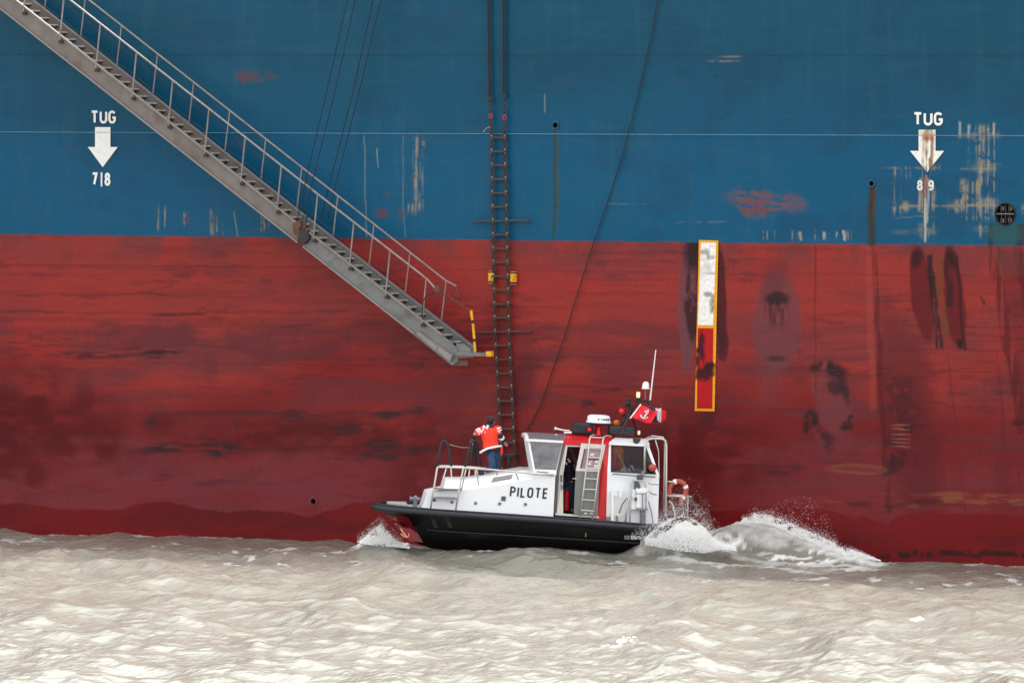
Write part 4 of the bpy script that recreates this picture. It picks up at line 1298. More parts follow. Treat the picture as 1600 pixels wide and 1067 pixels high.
# interior
fz = zsheer(0) - .05
MB().prism([(ua + .1, -1.0, fz), (ud - .1, -1.0, fz), (ud - .1, 1.0, fz), (ua + .1, 1.0, fz)], (0, 0, .05)).build('cabin_floor', 'inside', boat)
h = B(845, 741, 0)
MB().prism([(h.x - .2, -.95, h.z - .4), (h.x + .25, -.95, h.z - .4), (h.x + .22, -.95, h.z - .02), (h.x - .2, -.95, h.z + .06)], (0, 1.9, 0)).build('helm_console', 'inside_grey', boat)
MB().tube([(h.x + .38 + .02 * math.cos(a), -.1 + .17 * math.sin(a), h.z + .06 + .17 * math.cos(a)) for a in [i * math.pi / 8 for i in range(16)]], .014, 6, closed=True).build('steering_wheel', 'black', boat)
for v in (-.45, .45):
    s_ = MB().box((B(965, 760, 0).x, v, B(965, 760, 0).z), (.5, .5, .12)).build('seat', 'inside', boat, bevel=.03)
    MB().box((B(980, 745, 0).x, v, B(980, 742, 0).z), (.1, .48, .6)).build('seat_back', 'inside', s_, bevel=.03)
MB().beam(B(890, 698, .5), B(903, 728, .5), .06, .06).build('grab_bar', 'inside_grey', boat)
MB().box(B(925, 770, .55), (1.0, .7, 1.1)).build('locker', 'inside', boat)

# ---- roof gear
for (x0, x1, y0, y1, v0, v1) in ((894.5, 927, 661.5, 678.5, -.2, .28), (950.5, 992, 667, 680, -.15, .3)):
    p, q = B(x0, y1, v0), B(x1, y0, v0)
    MB().box(((p.x + q.x) / 2, (v0 + v1) / 2, (p.z + q.z) / 2), (abs(q.x - p.x), v1 - v0, abs(q.z - p.z))).build('roof_box', 'black', boat, bevel=.05)
c = B(935, 663.5, 0)
rad = MB().lathe([(.24, 0), (.30, .02), (.305, .055)], c, (0, 0, 1), 28).build('radar', 'blue_rad', boat, smooth='angle')
MB().lathe([(.325, .055), (.325, .075), (.300, .085), (.288, .20), (.27, .232), (.20, .25), (.0, .255)], c, (0, 0, 1), 28).build('radar_cap', 'box_white', rad, smooth='angle')
MB().lathe([(.10, -.26), (.06, -.05), (.09, .0)], c, (0, 0, 1), 14).build('radar_pedestal', 'bred', rad)
# maker's name round the radar cap
x = 0
mbx = 0
for k, chx in enumerate('FURUNO'):
    ang = R(8 + k * 9.0)
    rr = .297
    er = Vector((math.sin(ang), -math.cos(ang), 0))
    et = Vector((math.cos(ang), math.sin(ang), 0))
    lettering(chx, c + er * rr + Vector((0, 0, .125)), et, Vector((0, 0, 1)), er, .052, .013, 'letter', 'letters', rad, wide=.8)
ang = R(-79)
er, et = Vector((math.sin(ang + .0), -math.cos(ang), 0)), Vector((math.cos(ang), math.sin(ang), 0))
MB().box(c + Vector((math.sin(R(-4)), -math.cos(R(-4)), 0)) * .300 + Vector((0, 0, .15)), (.03, .012, .04)).build('maker_mark', 'letters', rad)
# horns
hn = MB().tube([B(890, 672.5, -.3), B(880, 672, -.3), B(870, 669.8, -.3), B(866.5, 669, -.3)], [.012, .018, .022, .05], 10).build('horn', 'box_white', boat, smooth='angle')
MB().tube([B(893, 675.6, -.25), B(881, 675.8, -.25)], .03, 8).build('horn', 'box_white', boat)
MB().lathe([(.05, 0), (.05, .03), (.03, .05)], B(869, 681.5, -.3), (0, 0, 1), 10).build('roof_fitting', 'box_white', boat)
# tripod mast
def bt(pts, r, name='mast_strut', material='black', n=8, parent=None):
    q = [B(*p) for p in pts]
    return MB().tube(q, r, n).build(name, material, parent or boat, smooth='angle')
bt([(965, 669, .1), (985, 643, .1), (999, 625, .1)], .028)
bt([(970, 679, -.3), (979, 658, -.1), (986, 641, .1), (988, 637, .1)], .030)
bt([(994, 673, .35), (989, 655, .2), (985.5, 640, .1), (979, 632, .1)], .026)
bt([(993, 624.5, .1), (1003, 625.5, .1), (1012, 626, .1), (1016.5, 628, .1)], .035)
bt([(1012, 626, .1), (1015.5, 632, .1)], .04)
def lamp(px, py, v, lens, h=.16, r=.05):
    c_ = B(px, py, v)
    o_ = MB().lathe([(r * 1.25, -h * .55), (r * 1.3, -h * .42), (r, -h * .4)], c_, (0, 0, 1), 12).build('lamp', 'black', boat)
    MB().lathe([(r * .9, -h * .4), (r, -.02), (r, .02), (r * .9, h * .36)], c_, (0, 0, 1), 12).build('lamp_lens', lens, o_, smooth='all')
    MB().lathe([(r * 1.05, h * .36), (r * 1.3, h * .4), (r * 1.2, h * .52)], c_, (0, 0, 1), 12).build('lamp_cap', 'black', o_)
lamp(997.3, 616.5, .1, 'lamp_warm', .20, .05)
lamp(971.6, 641.8, .1, 'lamp_red', .20, .07)
bt([(972, 650, .1), (979, 650, .1), (982, 646, .1)], .02)
lamp(981.8, 629, .1, 'black', .20, .065)
lamp(998.3, 675.6, .4, 'lamp_warm', .14, .035)
lamp(921, 671, -.32, 'lamp_red', .13, .05)
MB().ball(B(963.5, 661, .35), .085, 12).build('orange_beacon', 'orange_bright', boat, smooth='all')
g = MB().lathe([(.10, -.02), (.105, 0), (.09, .03), (.085, .10), (.06, .155), (.0, .175)], B(1008.8, 606.5, .1), (0, 0, 1), 16).build('satellite_dome', 'box_white', boat, smooth='all')
bt([(1008.5, 607, .1), (1008, 625, .1)], .012, 'dome_post', 'post_grey', parent=g)
bt([(1015.8, 625, .1), (1024.8, 546.5, .1)], [.022, .012], 'whip_antenna', 'box_white')

# ---- boarding ladder on the cabin side
def OB(px, py, out=.16):
    return Cp(px, py, out)
lad2 = MB().tube([OB(906, 809), OB(912, 765), OB(915.5, 737), OB(920, 700, .18), OB(921, 687, .2), B(923, 681, -1.0), B(927, 679.5, -.85), B(932, 680, -.7)], .021, 8).build('side_ladder', 'steel', boat, smooth='all')
MB().tube([OB(926, 811), OB(931.5, 768), OB(935, 738), OB(940.5, 702, .18), OB(942, 688, .2), B(944, 682, -1.0), B(948, 680.5, -.85), B(955, 681.5, -.7)], .021, 8).build('ladder_rail', 'steel', lad2, smooth='all')
for (xa, ya, xb, yb2) in ((908, 797, 927.5, 798.2), (910, 780.5, 929.5, 781.7), (912.3, 764, 931.8, 765), (914.4, 747.5, 934, 748.5), (916.2, 731, 936, 732), (918.2, 714.5, 938.8, 715.5), (920.2, 698.5, 941, 699.5), (922.5, 683, 944, 684)):
    MB().tube([OB(xa, ya, .17), OB(xb, yb2, .17)], .016, 6).build('ladder_rung', 'steel', lad2)

# ---- rails
def pipe(pts, r=.021, name='rail', material='steel', parent=None, n=8):
    return MB().tube([B(*p) for p in pts], r, n).build(name, material, parent or boat, smooth='all')
pipe([(1007, 738, -1.2), (1007.5, 702, -1.12), (1009, 692, -1.1), (1013, 686.5, -1.1), (1020, 685, -1.1), (1034, 685.4, -1.1), (1039.5, 688, -1.1), (1041.5, 696, -1.1), (1041.3, 740, -1.15), (1040, 806, -1.2)], .026, 'aft_hoop')
pipe([(1004, 697, 1.1), (1008, 686, 1.1), (1018, 681, 1.1), (1036, 683, 1.1), (1039, 690, 1.1), (1038, 740, 1.1), (1037, 800, 1.1)], .024, 'aft_hoop')
pipe([(1019, 685, -1.1), (1017, 683, 0), (1016, 681.5, 1.1)], .02, 'hoop_tie')
pipe([(1024, 687, -.6), (1029, 705, -.6), (1029.5, 742, -.7), (1030.5, 745, -.7)], .016, 'aft_stay')
pipe([(1041, 752, -1.1), (1050, 752.5, -1.1), (1056, 753, -.9)], .018)
pipe([(1041, 774, -1.1), (1060, 775, -1.05), (1081, 775.6, -1.0)], .022)
pipe([(1045, 782, -1.1), (1050, 786, -1.1), (1054, 800, -1.1), (1055, 812, -1.1)], .02)
pipe([(1041.5, 772, 1.0), (1075, 774, 1.0), (1074, 815, 1.0)], .02)
pipe([(957, 741.5, -1.22), (960, 740.2, -1.24), (1000, 743.5, -1.24), (1024, 745, -1.22)], .018, 'grab_rail', 'post_grey')
MB().tube([B(1005, 736, -1.2), B(1004, 745, -1.22)], .05, 8).build('rail_clamp', 'post_grey', boat)
MB().box(B(1000, 745.5, -1.28), (.16, .1, .13)).build('rail_clamp', 'gasket', boat, bevel=.02)
MB().ball(B(1019.5, 730.5, -1.32), .105, 16, (1, 1, .9)).build('float_ball', 'orange', boat, smooth='all')
pipe([(1019.5, 724, -1.32), (1014, 718, -1.2), (1008, 716, -1.15)], .008, 'float_line', 'gasket', n=5)
MB().prism([Cp(*p, .05) for p in ((989, 684.8), (1001.5, 685.5), (1000, 690), (994.5, 693.5), (989.5, 690.5))], (0, .06, 0)).build('deck_light', 'black', boat)
# foredeck boarding platform and handrails
V1 = -1.20
pipe([(672.8, 794, V1), (677.5, 765, V1), (683.2, 731, V1), (684.2, 729.4, V1)], .024)
pipe([(712, 797, V1), (717, 767, V1), (723.5, 733, V1), (725.5, 730.6, V1)], .024)
pipe([(684, 729.4, V1), (705, 730, V1), (726, 730.8, V1), (760, 733, V1), (800, 736.6, V1 + .02), (830, 739.2, V1 + .02), (866, 742.4, V1 + .05)], .024, 'hand_rail')
pipe([(685, 727.2, .3), (705, 728, .3), (731, 729, .3), (760, 731, .3)], .022, 'hand_rail')
for (xa, ya, xb, yb2, va, vb) in ((747.6, 757.5, 744.8, 732, -1.02, V1), (810, 749, 805.5, 737, -1.05, V1), (688, 762, 697.5, 731, .2, .3), (705.8, 749, 704.3, 729, .2, .3), (732.2, 750, 734, 730, .2, .3), (742.8, 748, 742.6, 731, .2, .3), (776, 742, 777.5, 734.5, -.9, -1.0), (721, 765, 728, 733, -.95, V1)):
    pipe([(xa, ya, va), (xb, yb2, vb)], .019, 'rail_post')
for (ya, yb2, xa, xb, d) in ((763.2, 764, 678.5, 722, .62), (776.4, 777.6, 674.5, 714, .3)):
    p, q = B(xa, ya, V1), B(xb if d > .5 else xb, yb2, V1)
    MB().prism([p, q, q + Vector((0, d * .75, 0)), p + Vector((0, d * .75, 0))], (0, 0, -.028)).build('boarding_step', 'post_grey', boat)
def hoop(pts, r=.034):
    MB().tube([B(*p) for p in pts], r, 8).build('safety_hoop', 'black', boat, smooth='all')
hoop([(683.2, 729, .3), (686.5, 710, .3), (689.5, 694, .3), (691.6, 689.6, .3), (694.2, 688.4, .3), (697, 690, .3), (699.4, 695, .3), (702.5, 713, .3), (705.5, 729, .3)])
hoop([(726.5, 729, .25), (731.5, 710, .25), (736, 693, .25), (738.2, 688.6, .25), (740.6, 688, .25), (743, 689, .3), (744.5, 693, .4), (748, 712, .5), (752, 731, .6)])
hoop([(735, 730, .7), (738, 710, .7), (739.8, 692, .7), (741.4, 689, .7), (742.6, 692, .8), (743, 712, .8), (743.2, 730, .8)])
hoop([(784, 712.5, .9), (790, 711, .9), (796, 711, .9), (802, 711, .9), (807.5, 713, .9)], .04)
hoop([(796, 711, .9), (795, 722, .9), (794.5, 735, .9)], .045)
MB().tube([B(702, 694, .3), B(712, 697, .3), B(722, 699, .3), B(730, 699, .3), B(737, 696.5, .3)], .010, 6).build('safety_rope', 'seizing', boat)
# bollard on the bow
bc = B(648.3, 793, -.25)
bl_ = MB().lathe([(.055, -.1), (.05, .24), (.055, .28), (.03, .31)], bc, (0, 0, 1), 14).build('bollard', 'post_grey', boat, smooth='angle')
cc = B(648.3, 779.2, -.25)
MB().tube([cc + Vector((-.13, 0, 0)), cc + Vector((-.09, 0, 0)), cc + Vector((.09, 0, 0)), cc + Vector((.13, 0, 0))], [.06, .045, .045, .06], 12).build('bollard_arm', 'post_grey', bl_)
MB().prism([B(*p, 0) if False else Vector((x_, y_, zsheer(x_) + .02)) for (x_, y_, p) in ((UT + .25, -.35, 0), (UT + .75, -.75, 0), (UT + .75, .75, 0), (UT + .25, .35, 0))], (0, 0, .05)).build('bow_plate', 'deck', boat)
# gear on the aft side deck
V2 = -1.28
for px in (957, 962):
    pass
tubes = [((956.6, 766), (957.0, 817), .045), ((961.5, 765.5), (961.8, 774), .05), ((969.5, 765.5), (969.8, 776), .055)]
for (p, q, r) in tubes:
    MB().tube([B(*p, V2), B(*q, V2)], r, 12).build('white_tube', 'box_white', boat, smooth='angle')
MB().beam(B(953, 803, V2), B(971, 804, V2), .08, .07).build('tube_bracket', 'alu_pale', boat)
pipe([(984, 815, V2 - .02), (985, 790, V2 - .02), (985.5, 758, V2 - .02), (987.5, 751, V2 - .02), (991, 749.6, V2 - .02), (1004, 750.4, V2 - .02), (1008, 753, V2 - .02), (1009, 770, V2 - .02)], .02, 'gear_frame')
pipe([(977, 817, V2), (979.5, 795, V2), (982, 780, V2), (988, 776, V2)], .026, 'gear_strut')
pipe([(967, 803, V2), (972, 788, V2), (978, 780, V2), (986, 778, V2)], .018, 'gear_strut', 'post_grey')
pipe([(964, 806, V2), (964.3, 817, V2)], .022, 'gear_strut', 'post_grey')
pipe([(1013, 782, V2 + .05), (1018, 800, V2 + .05), (1020.5, 818, V2 + .05)], .014, 'hose', 'post_grey')
pipe([(1014, 768, V2 + .05), (1020, 772, V2 + .05), (1026, 772.5, V2 + .1)], .012, 'hose', 'gasket')
pipe([(1013, 754, V2 + .05), (1016, 756, V2 + .05), (1022, 756.5, V2 + .1), (1029, 757, V2 + .1)], .009, 'hose', 'gasket')
MB().prism([B(*p, V2) for p in ((987, 765), (994, 765), (994, 796), (985.5, 796))], (0, .22, 0)).build('gear_case', 'box_white', boat, bevel=.02)
bx = MB().prism([B(*p, V2 - .06) for p in ((994.5, 771), (1012.6, 772), (1012, 793), (1009, 795), (994, 794))], (0, .34, 0)).build('gear_box', 'box_white', boat, bevel=.03)
MB().prism([B(*p, V2 - .1) for p in ((994, 761.5), (998, 764), (1005, 761.5), (1013.5, 765), (1008, 770.5), (994.5, 771))], (0, .36, 0)).build('box_lid', 'box_white', bx, bevel=.02)
MB().prism([B(*p, V2 + .02) for p in ((991.5, 752), (998.5, 753), (1001, 761), (996, 763), (991, 763))], (0, .2, 0)).build('dark_case', 'box_dark', boat)
for px in (1004, 1009.5):
    MB().beam(B(px, 771, V2 - .09), B(px, 795, V2 - .09), .025, .025, up=(0, 1, 0)).build('box_bar', 'post_grey', bx)
MB().beam(B(994, 795, V2 - .08), B(1012, 796, V2 - .08), .05, .04).build('box_tray', 'post_grey', bx)
MB().beam(B(993.3, 777, V2 - .05), B(993, 782, V2 - .05), .06, .06).build('case_clip', 'gasket', bx)
MB().tube([B(1004.5, 795, V2 + .1), B(1004.5, 820, V2 + .1)], .07, 12).build('gear_post', 'post_grey', boat, smooth='angle')
MB().tube([B(950, 807, V2), B(950, 814, V2)], .06, 10).build('deck_bitt', 'post_grey', boat, smooth='angle')

# ================================================================== things carried by the boat
# lifebuoy: a horseshoe on the aft rail
lb = thing('lifebuoy', 'orange horseshoe lifebuoy with white bands hung on the stern rail', 'lifebuoy', B(1059, 774, -1.0), space=BOAT)
c = B(1059, 766, -1.0)
arcp = [c + Vector((.215 * math.cos(R(a)), 0, .235 * math.sin(R(a)))) for a in range(-62, 243, 15)]
arcp = [arcp[0] + Vector((.0, 0, -.16))] + arcp + [arcp[-1] + Vector((0, 0, -.02))]
MB().tube(arcp, .062, 10).build('buoy', 'orange', lb, smooth='all')
for a in (-45, 25, 112):
    q = [c + Vector((.215 * math.cos(R(a + d)), 0, .235 * math.sin(R(a + d)))) for d in (-9, 0, 9)]
    MB().tube(q, .066, 10).build('band', 'band', lb)
MB().tube([c + Vector((.20, -.03, -.02)), c + Vector((.10, -.05, -.16)), c + Vector((.12, -.05, -.32))], .016, 6).build('lanyard', 'seizing', lb)

# flags
def cloth(name, c00, c10, c11, c01, parent, material, wave, nu=16, nv=8, th=.006, ph=0.0, u0=0.0, u1=1.0):
    V, F = [], []
    for i in range(nu + 1):
        for j in range(nv + 1):
            u, v = u0 + (u1 - u0) * i / nu, j / nv
            p = c00 * (1 - u) * (1 - v) + c10 * u * (1 - v) + c11 * u * v + c01 * (1 - u) * v
            p = p + Vector((0, 1, 0)) * wave * min(1, u * 2) * math.sin(u * 9 + v * 2.5 + ph) + Vector((0, 0, 1)) * wave * .5 * math.sin(u * 7 + ph) * u
            V.append(p)
    F = [(i * (nv + 1) + j, (i + 1) * (nv + 1) + j, (i + 1) * (nv + 1) + j + 1, i * (nv + 1) + j + 1) for i in range(nu) for j in range(nv)]
    ob = MB().add(V, F).build(name, material, parent, smooth='all')
    md = ob.modifiers.new('thickness', 'SOLIDIFY')
    md.thickness = th
    return V
fl = thing('flag', 'red flag with a white anchor flying from the slanting staff at the boat mast', 'flag', B(985, 653, -.1), space=BOAT)
VF = -.1
MB().tube([B(984.5, 653.5, VF), B(1001.5, 631.5, VF)], .018, 8).build('flag_staff', 'box_white', fl)
c00, c10, c11, c01 = B(1001, 632.5, VF), B(1028.5, 643.5, VF), B(1016.5, 662, VF), B(986, 652.5, VF)
cloth('flag_cloth', c00, c10, c11, c01, fl, 'flag_red', .05)
# white anchor standing on the cloth
def on_flag(u, v):
    p = c00 * (1 - u) * (1 - v) + c10 * u * (1 - v) + c11 * u * v + c01 * (1 - u) * v
    p = p + Vector((0, 1, 0)) * .05 * min(1, u * 2) * math.sin(u * 9 + v * 2.5) + Vector((0, 0, 1)) * .025 * math.sin(u * 7) * u
    return p + Vector((0, -.018, 0))
mb = MB()
def fz_(px, py):
    tgt = B(px, py, VF)
    bu = bv = 0
    bd = 9
    for a_ in range(2, 40):
        for b_ in range(2, 40):
            q = on_flag(a_ / 40, b_ / 40)
            d = (q.x - tgt.x) ** 2 + (q.z - tgt.z) ** 2
            if d < bd:
                bd, bu, bv = d, a_ / 40, b_ / 40
    return on_flag(bu, bv)
for pts, r in ((((1012, 643), (1009, 648), (1005.5, 653.5)), .026), (((1000.5, 647.5), (1002, 651.5), (1005, 653.7), (1009, 653.3), (1012.5, 651.5)), .022), (((1007, 642.4), (1013.5, 644.2)), .026), (((1011, 640.5), (1013, 642)), .03)):
    mb.tube([fz_(*p) for p in pts], r, 6)
mb.build('anchor_emblem', 'flag_white', fl)
f2 = thing('flag', 'blue, white and red flag fluttering behind the red anchor flag', 'flag', B(1016, 633, .1), space=BOAT)
MB().tube([B(1015, 628, .1), B(1016.5, 645, .1)], .006, 5).build('flag_line', 'post_grey', f2)
V3 = .12
for (q, material, nm, ph) in ((((1014, 634), (1024, 637.5), (1027, 660), (1018, 655)), 'flag_blue', 'blue_stripe', 0), (((1024, 637.5), (1032.5, 638.4), (1033, 661), (1026.5, 656.5)), 'flag_white', 'white_stripe', 1), (((1032.5, 638.4), (1040.5, 643), (1040, 655), (1032.5, 661)), 'flag_red', 'red_stripe', 2)):
    a, b, c_, d = [B(*p, V3) for p in q]
    cloth(nm, a, b, c_, d, f2, material, .035, 8, 8, ph=ph)

# fire extinguisher inside the doorway
fe = thing('fire_extinguisher', 'red fire extinguisher standing just inside the open cabin door', 'extinguisher', B(885, 800, -.6), space=BOAT)
MB().tube([B(885, 797, -.6), B(885.3, 780, -.6), B(885.6, 768, -.6), B(885.7, 764.5, -.6)], [.085, .085, .085, .03], 14).build('cylinder', 'bred', fe, smooth='angle')
MB().box(B(885.7, 763, -.6), (.08, .03, .04)).build('valve', 'black', fe)

# life jackets behind the aft window
def lifejacket(label, px, py, v, mats, sc=1.0):
    t = thing('life_jacket', label, 'life jacket', B(px, py + 14, v), space=BOAT)
    c_ = B(px, py, v)
    MB().ball(c_ + Vector((0, 0, .10)), .16 * sc, 12, (1, .5, 1.25)).build('collar', mats[0], t, smooth='all')
    MB().ball(c_ + Vector((-.09, 0, -.18)), .14 * sc, 12, (.8, .6, 1.6)).build('lobe', mats[1], t, smooth='all')
    MB().ball(c_ + Vector((.10, 0, -.18)), .14 * sc, 12, (.8, .6, 1.6)).build('lobe', mats[2], t, smooth='all')
    MB().tube([c_ + Vector((.02, -.10, .02)), c_ + Vector((.12, -.12, -.12)), c_ + Vector((.16, -.10, -.3))], .022, 6).build('strap', mats[3], t)
lifejacket('orange and red life jacket with yellow strap hanging behind the aft cabin window', 965, 712, -.88, ('orange_bright', 'bred', 'bred', 'lime'))
lifejacket('black and white life jacket hanging behind the aft cabin window', 980, 726, -.9, ('black', 'band', 'band', 'black'), .85)

# ================================================================== people
def skin_body(name, joints, bones, parent, material, sub=2, smooth=True):
    "a continuous surface grown over a skeleton; joints: name -> (point, radius or (rx, ry))"
    idx = {k: i for i, k in enumerate(joints)}
    me = bpy.data.meshes.new(name)
    off = Vector(parent['_o'])
    me.from_pydata([Vector(p[0]) - off for p in joints.values()], [(idx[a], idx[b]) for a, b in bones], [])
    ob = bpy.data.objects.new(name + '_skeleton', me)
    COL.objects.link(ob)
    sm = ob.modifiers.new('skin', 'SKIN')
    sm.use_smooth_shade = True
    sl = me.skin_vertices[0].data
    for i, p in enumerate(joints.values()):
        r = p[1] if isinstance(p[1], tuple) else (p[1], p[1])
        sl[i].radius = r
        sl[i].use_root = (i == 0)
    ss = ob.modifiers.new('smooth', 'SUBSURF')
    ss.levels = ss.render_levels = sub
    bpy.context.view_layer.update()
    dg = bpy.context.evaluated_depsgraph_get()
    m2 = bpy.data.meshes.new_from_object(ob.evaluated_get(dg))
    m2.name = name
    bpy.data.objects.remove(ob)
    bpy.data.meshes.remove(me)
    m2.polygons.foreach_set('use_smooth', [True] * len(m2.polygons))
    m2.materials.clear()
    for x_ in (material if isinstance(material, (list, tuple)) else [material]):
        m2.materials.append(M[x_])
    o2 = bpy.data.objects.new(name, m2)
    COL.objects.link(o2)
    o2.parent = parent
    o2['_o'] = parent['_o']
    return o2
def limb_band(t, a, b, f, r, material='band', w_=.03):
    a, b = Vector(a), Vector(b)
    d = (b - a).normalized()
    c_ = a + (b - a) * f
    MB().tube([c_ - d * w_, c_ + d * w_], [r, r], 14).build('reflective_band', material, t, smooth='angle')
def hand(t, wrist, direction, side, sz=.085):
    d = Vector(direction).normalized()
    s_ = d.cross(Vector((0, 1, 0))).normalized()
    n_ = s_.cross(d)
    w_ = Vector(wrist)
    joints = {'w': (w_, (.026, .02)), 'p': (w_ + d * sz * .6, (.032, .018))}
    bones = [('w', 'p')]
    for k, (o_, L_) in enumerate(((-.026, .8), (-.009, .95), (.009, .9), (.026, .7))):
        joints['a%d' % k] = (w_ + d * sz * 1.0 + s_ * o_, .010)
        joints['b%d' % k] = (w_ + d * (sz * 1.0 + .035 * L_) + s_ * o_ * 1.1 + n_ * .012 * side, .009)
        joints['c%d' % k] = (w_ + d * (sz * 1.0 + .055 * L_) + s_ * o_ * 1.1 + n_ * .035 * side, .008)
        bones += [('p', 'a%d' % k), ('a%d' % k, 'b%d' % k), ('b%d' % k, 'c%d' % k)]
    joints['t1'] = (w_ + d * sz * .45 - s_ * .035, .012)
    joints['t2'] = (w_ + d * sz * .85 - s_ * .05 + n_ * .01 * side, .010)
    bones += [('w', 't1'), ('t1', 't2')]
    return joints, bones

# the deck hand on the foredeck, seen from behind, one hand on the hoop
pv = .35
p1 = thing('person', 'person in red jacket with white bands and blue jeans standing on the foredeck', 'person', B(764, 743, pv), space=BOAT)
pt = lambda x_, y_, v=pv: B(x_, y_, v)
zt = lambda p: Vector((p.x, p.y, trunk_z(p.x) + .05))
hipL, hipR = pt(766.5, 710, pv - .02), pt(774, 710, pv + .06)
kneeL, kneeR = pt(771, 729, pv - .12), pt(776, 729, pv + .16)
ankL, ankR = zt(pt(757, 742, pv - .02)), zt(pt(775, 741, pv + .18))
shL, shR = pt(752.5, 671.5, pv - .05), pt(777, 669.5, pv + .05)
elL, elR = pt(741.5, 678, pv - .10), pt(783, 683, pv + .02)
wrL, wrR = pt(739, 686.5, pv - .05), pt(788.2, 690.5, pv + .18)
neck, head = pt(765.5, 667, pv), pt(767.3, 658.6, pv + .04)
hj = {
    'pelvis': (pt(770.3, 707, pv + .02), (.11, .085)),
    'waist': (pt(768.3, 694, pv), (.12, .09)), 'chest': (pt(766, 679, pv), (.18, .115)), 'neckb': (pt(765.2, 669.5, pv), (.08, .08)),
    'neck': (pt(766.2, 665.5, pv + .02), (.055, .055)), 'head': (head, (.085, .092)), 'crown': (pt(767.6, 655.6, pv + .05), (.07, .075)),
    'shL': (shL, .07), 'elL': (elL, .05), 'wrL': (wrL, .032), 'shR': (shR, .07), 'elR': (elR, .048), 'wrR': (wrR, .03),
    'hipL': (hipL, .075), 'kneeL': (kneeL, .05), 'ankL': (ankL, .036), 'toeL': (ankL + Vector((-.15, -.03, -.02)), .032),
    'hipR': (hipR, .075), 'kneeR': (kneeR, .05), 'ankR': (ankR, .036), 'toeR': (ankR + Vector((.08, .12, -.02)), .032)}
hb_ = [('pelvis', 'waist'), ('waist', 'chest'), ('chest', 'neckb'), ('neckb', 'neck'), ('neck', 'head'), ('head', 'crown'), ('chest', 'shL'), ('shL', 'elL'), ('elL', 'wrL'), ('chest', 'shR'), ('shR', 'elR'), ('elR', 'wrR'), ('pelvis', 'hipL'), ('hipL', 'kneeL'), ('kneeL', 'ankL'), ('ankL', 'toeL'), ('pelvis', 'hipR'), ('hipR', 'kneeR'), ('kneeR', 'ankR'), ('ankR', 'toeR')]
for wr_, el_, tag in ((wrL, elL, 'L'), (wrR, elR, 'R')):
    hj2, hb2 = hand(p1, wr_ + (wr_ - el_).normalized() * .02, wr_ - el_, -1)
    for k, v_ in hj2.items():
        hj['h' + tag + k] = v_
    hb_ += [('h' + tag + a, 'h' + tag + b) for a, b in hb2] + [('wr' + tag, 'h' + tag + 'w')]
body = skin_body('body', hj, hb_, p1, 'skin', 1)
# face: nose and ears turned to the right and away
fd_ = Vector((.55, .80, -.25)).normalized()
sd_ = fd_.cross(Vector((0, 0, 1))).normalized()
MB().tube([head + fd_ * .08 + Vector((0, 0, .02)), head + fd_ * .118 - Vector((0, 0, .02)), head + fd_ * .09 - Vector((0, 0, .035))], [.012, .018, .012], 8).build('nose', 'skin', p1, smooth='all')
for s in (-1, 1):
    MB().ball(head + sd_ * .092 * s, .034, 8, (.5, .5, 1)).build('ear', 'skin', p1, smooth='all')
    MB().ball(head + fd_ * .088 + sd_ * .034 * s + Vector((0, 0, .022)), .014, 8).build('eye', 'band', p1, smooth='all')
MB().box(head + fd_ * .092 - Vector((0, 0, .055)), (.03, .03, .012)).build('mouth', 'bred', p1)
MB().ball(head + Vector((0, 0, .035)) - fd_ * .025, .112, 14, (1, 1, 1.0)).build('hair', 'hair', p1, smooth='all')
MB().ball(pt(765.6, 667, pv - .02), .13, 12, (1.05, .85, .72)).build('hood', 'navy', p1, smooth='all')
jj = {'hem': (pt(767, 703, pv - .01), (.27, .19)), 'low': (pt(766.8, 697, pv), (.245, .175)), 'mid': (pt(766, 685, pv), (.215, .155)), 'up': (pt(765, 675, pv), (.215, .15)), 'col': (pt(765.2, 668.5, pv), (.12, .11)),
      'shL': (shL, .098), 'elL': (elL + Vector((0, 0, 0)), .088), 'shR': (shR, .10), 'mR': (shR + (elR - shR) * .45, .092)}
jk = skin_body('jacket', jj, [('hem', 'low'), ('low', 'mid'), ('mid', 'up'), ('up', 'col'), ('up', 'shL'), ('shL', 'elL'), ('up', 'shR'), ('shR', 'mR')], p1, 'jacket', 2)
skin_body('sleeve', {'a': (shR + (elR - shR) * .42, .080), 'b': (elR, .072), 'c': (wrR, .05)}, [('a', 'b'), ('b', 'c')], p1, 'navy', 2)
skin_body('sleeve', {'a': (elL, .070), 'b': (elL + (wrL - elL) * .5, .06), 'c': (wrL, .05)}, [('a', 'b'), ('b', 'c')], p1, 'navy', 2)
limb_band(p1, shL, elL, .28, .093, w_=.018)
limb_band(p1, shL, elL, .55, .089, w_=.018)
limb_band(p1, shR, elR, .04, .104, w_=.016)
limb_band(p1, shR, elR, .30, .098, w_=.014)
limb_band(p1, elR, wrR, .12, .076, w_=.026)
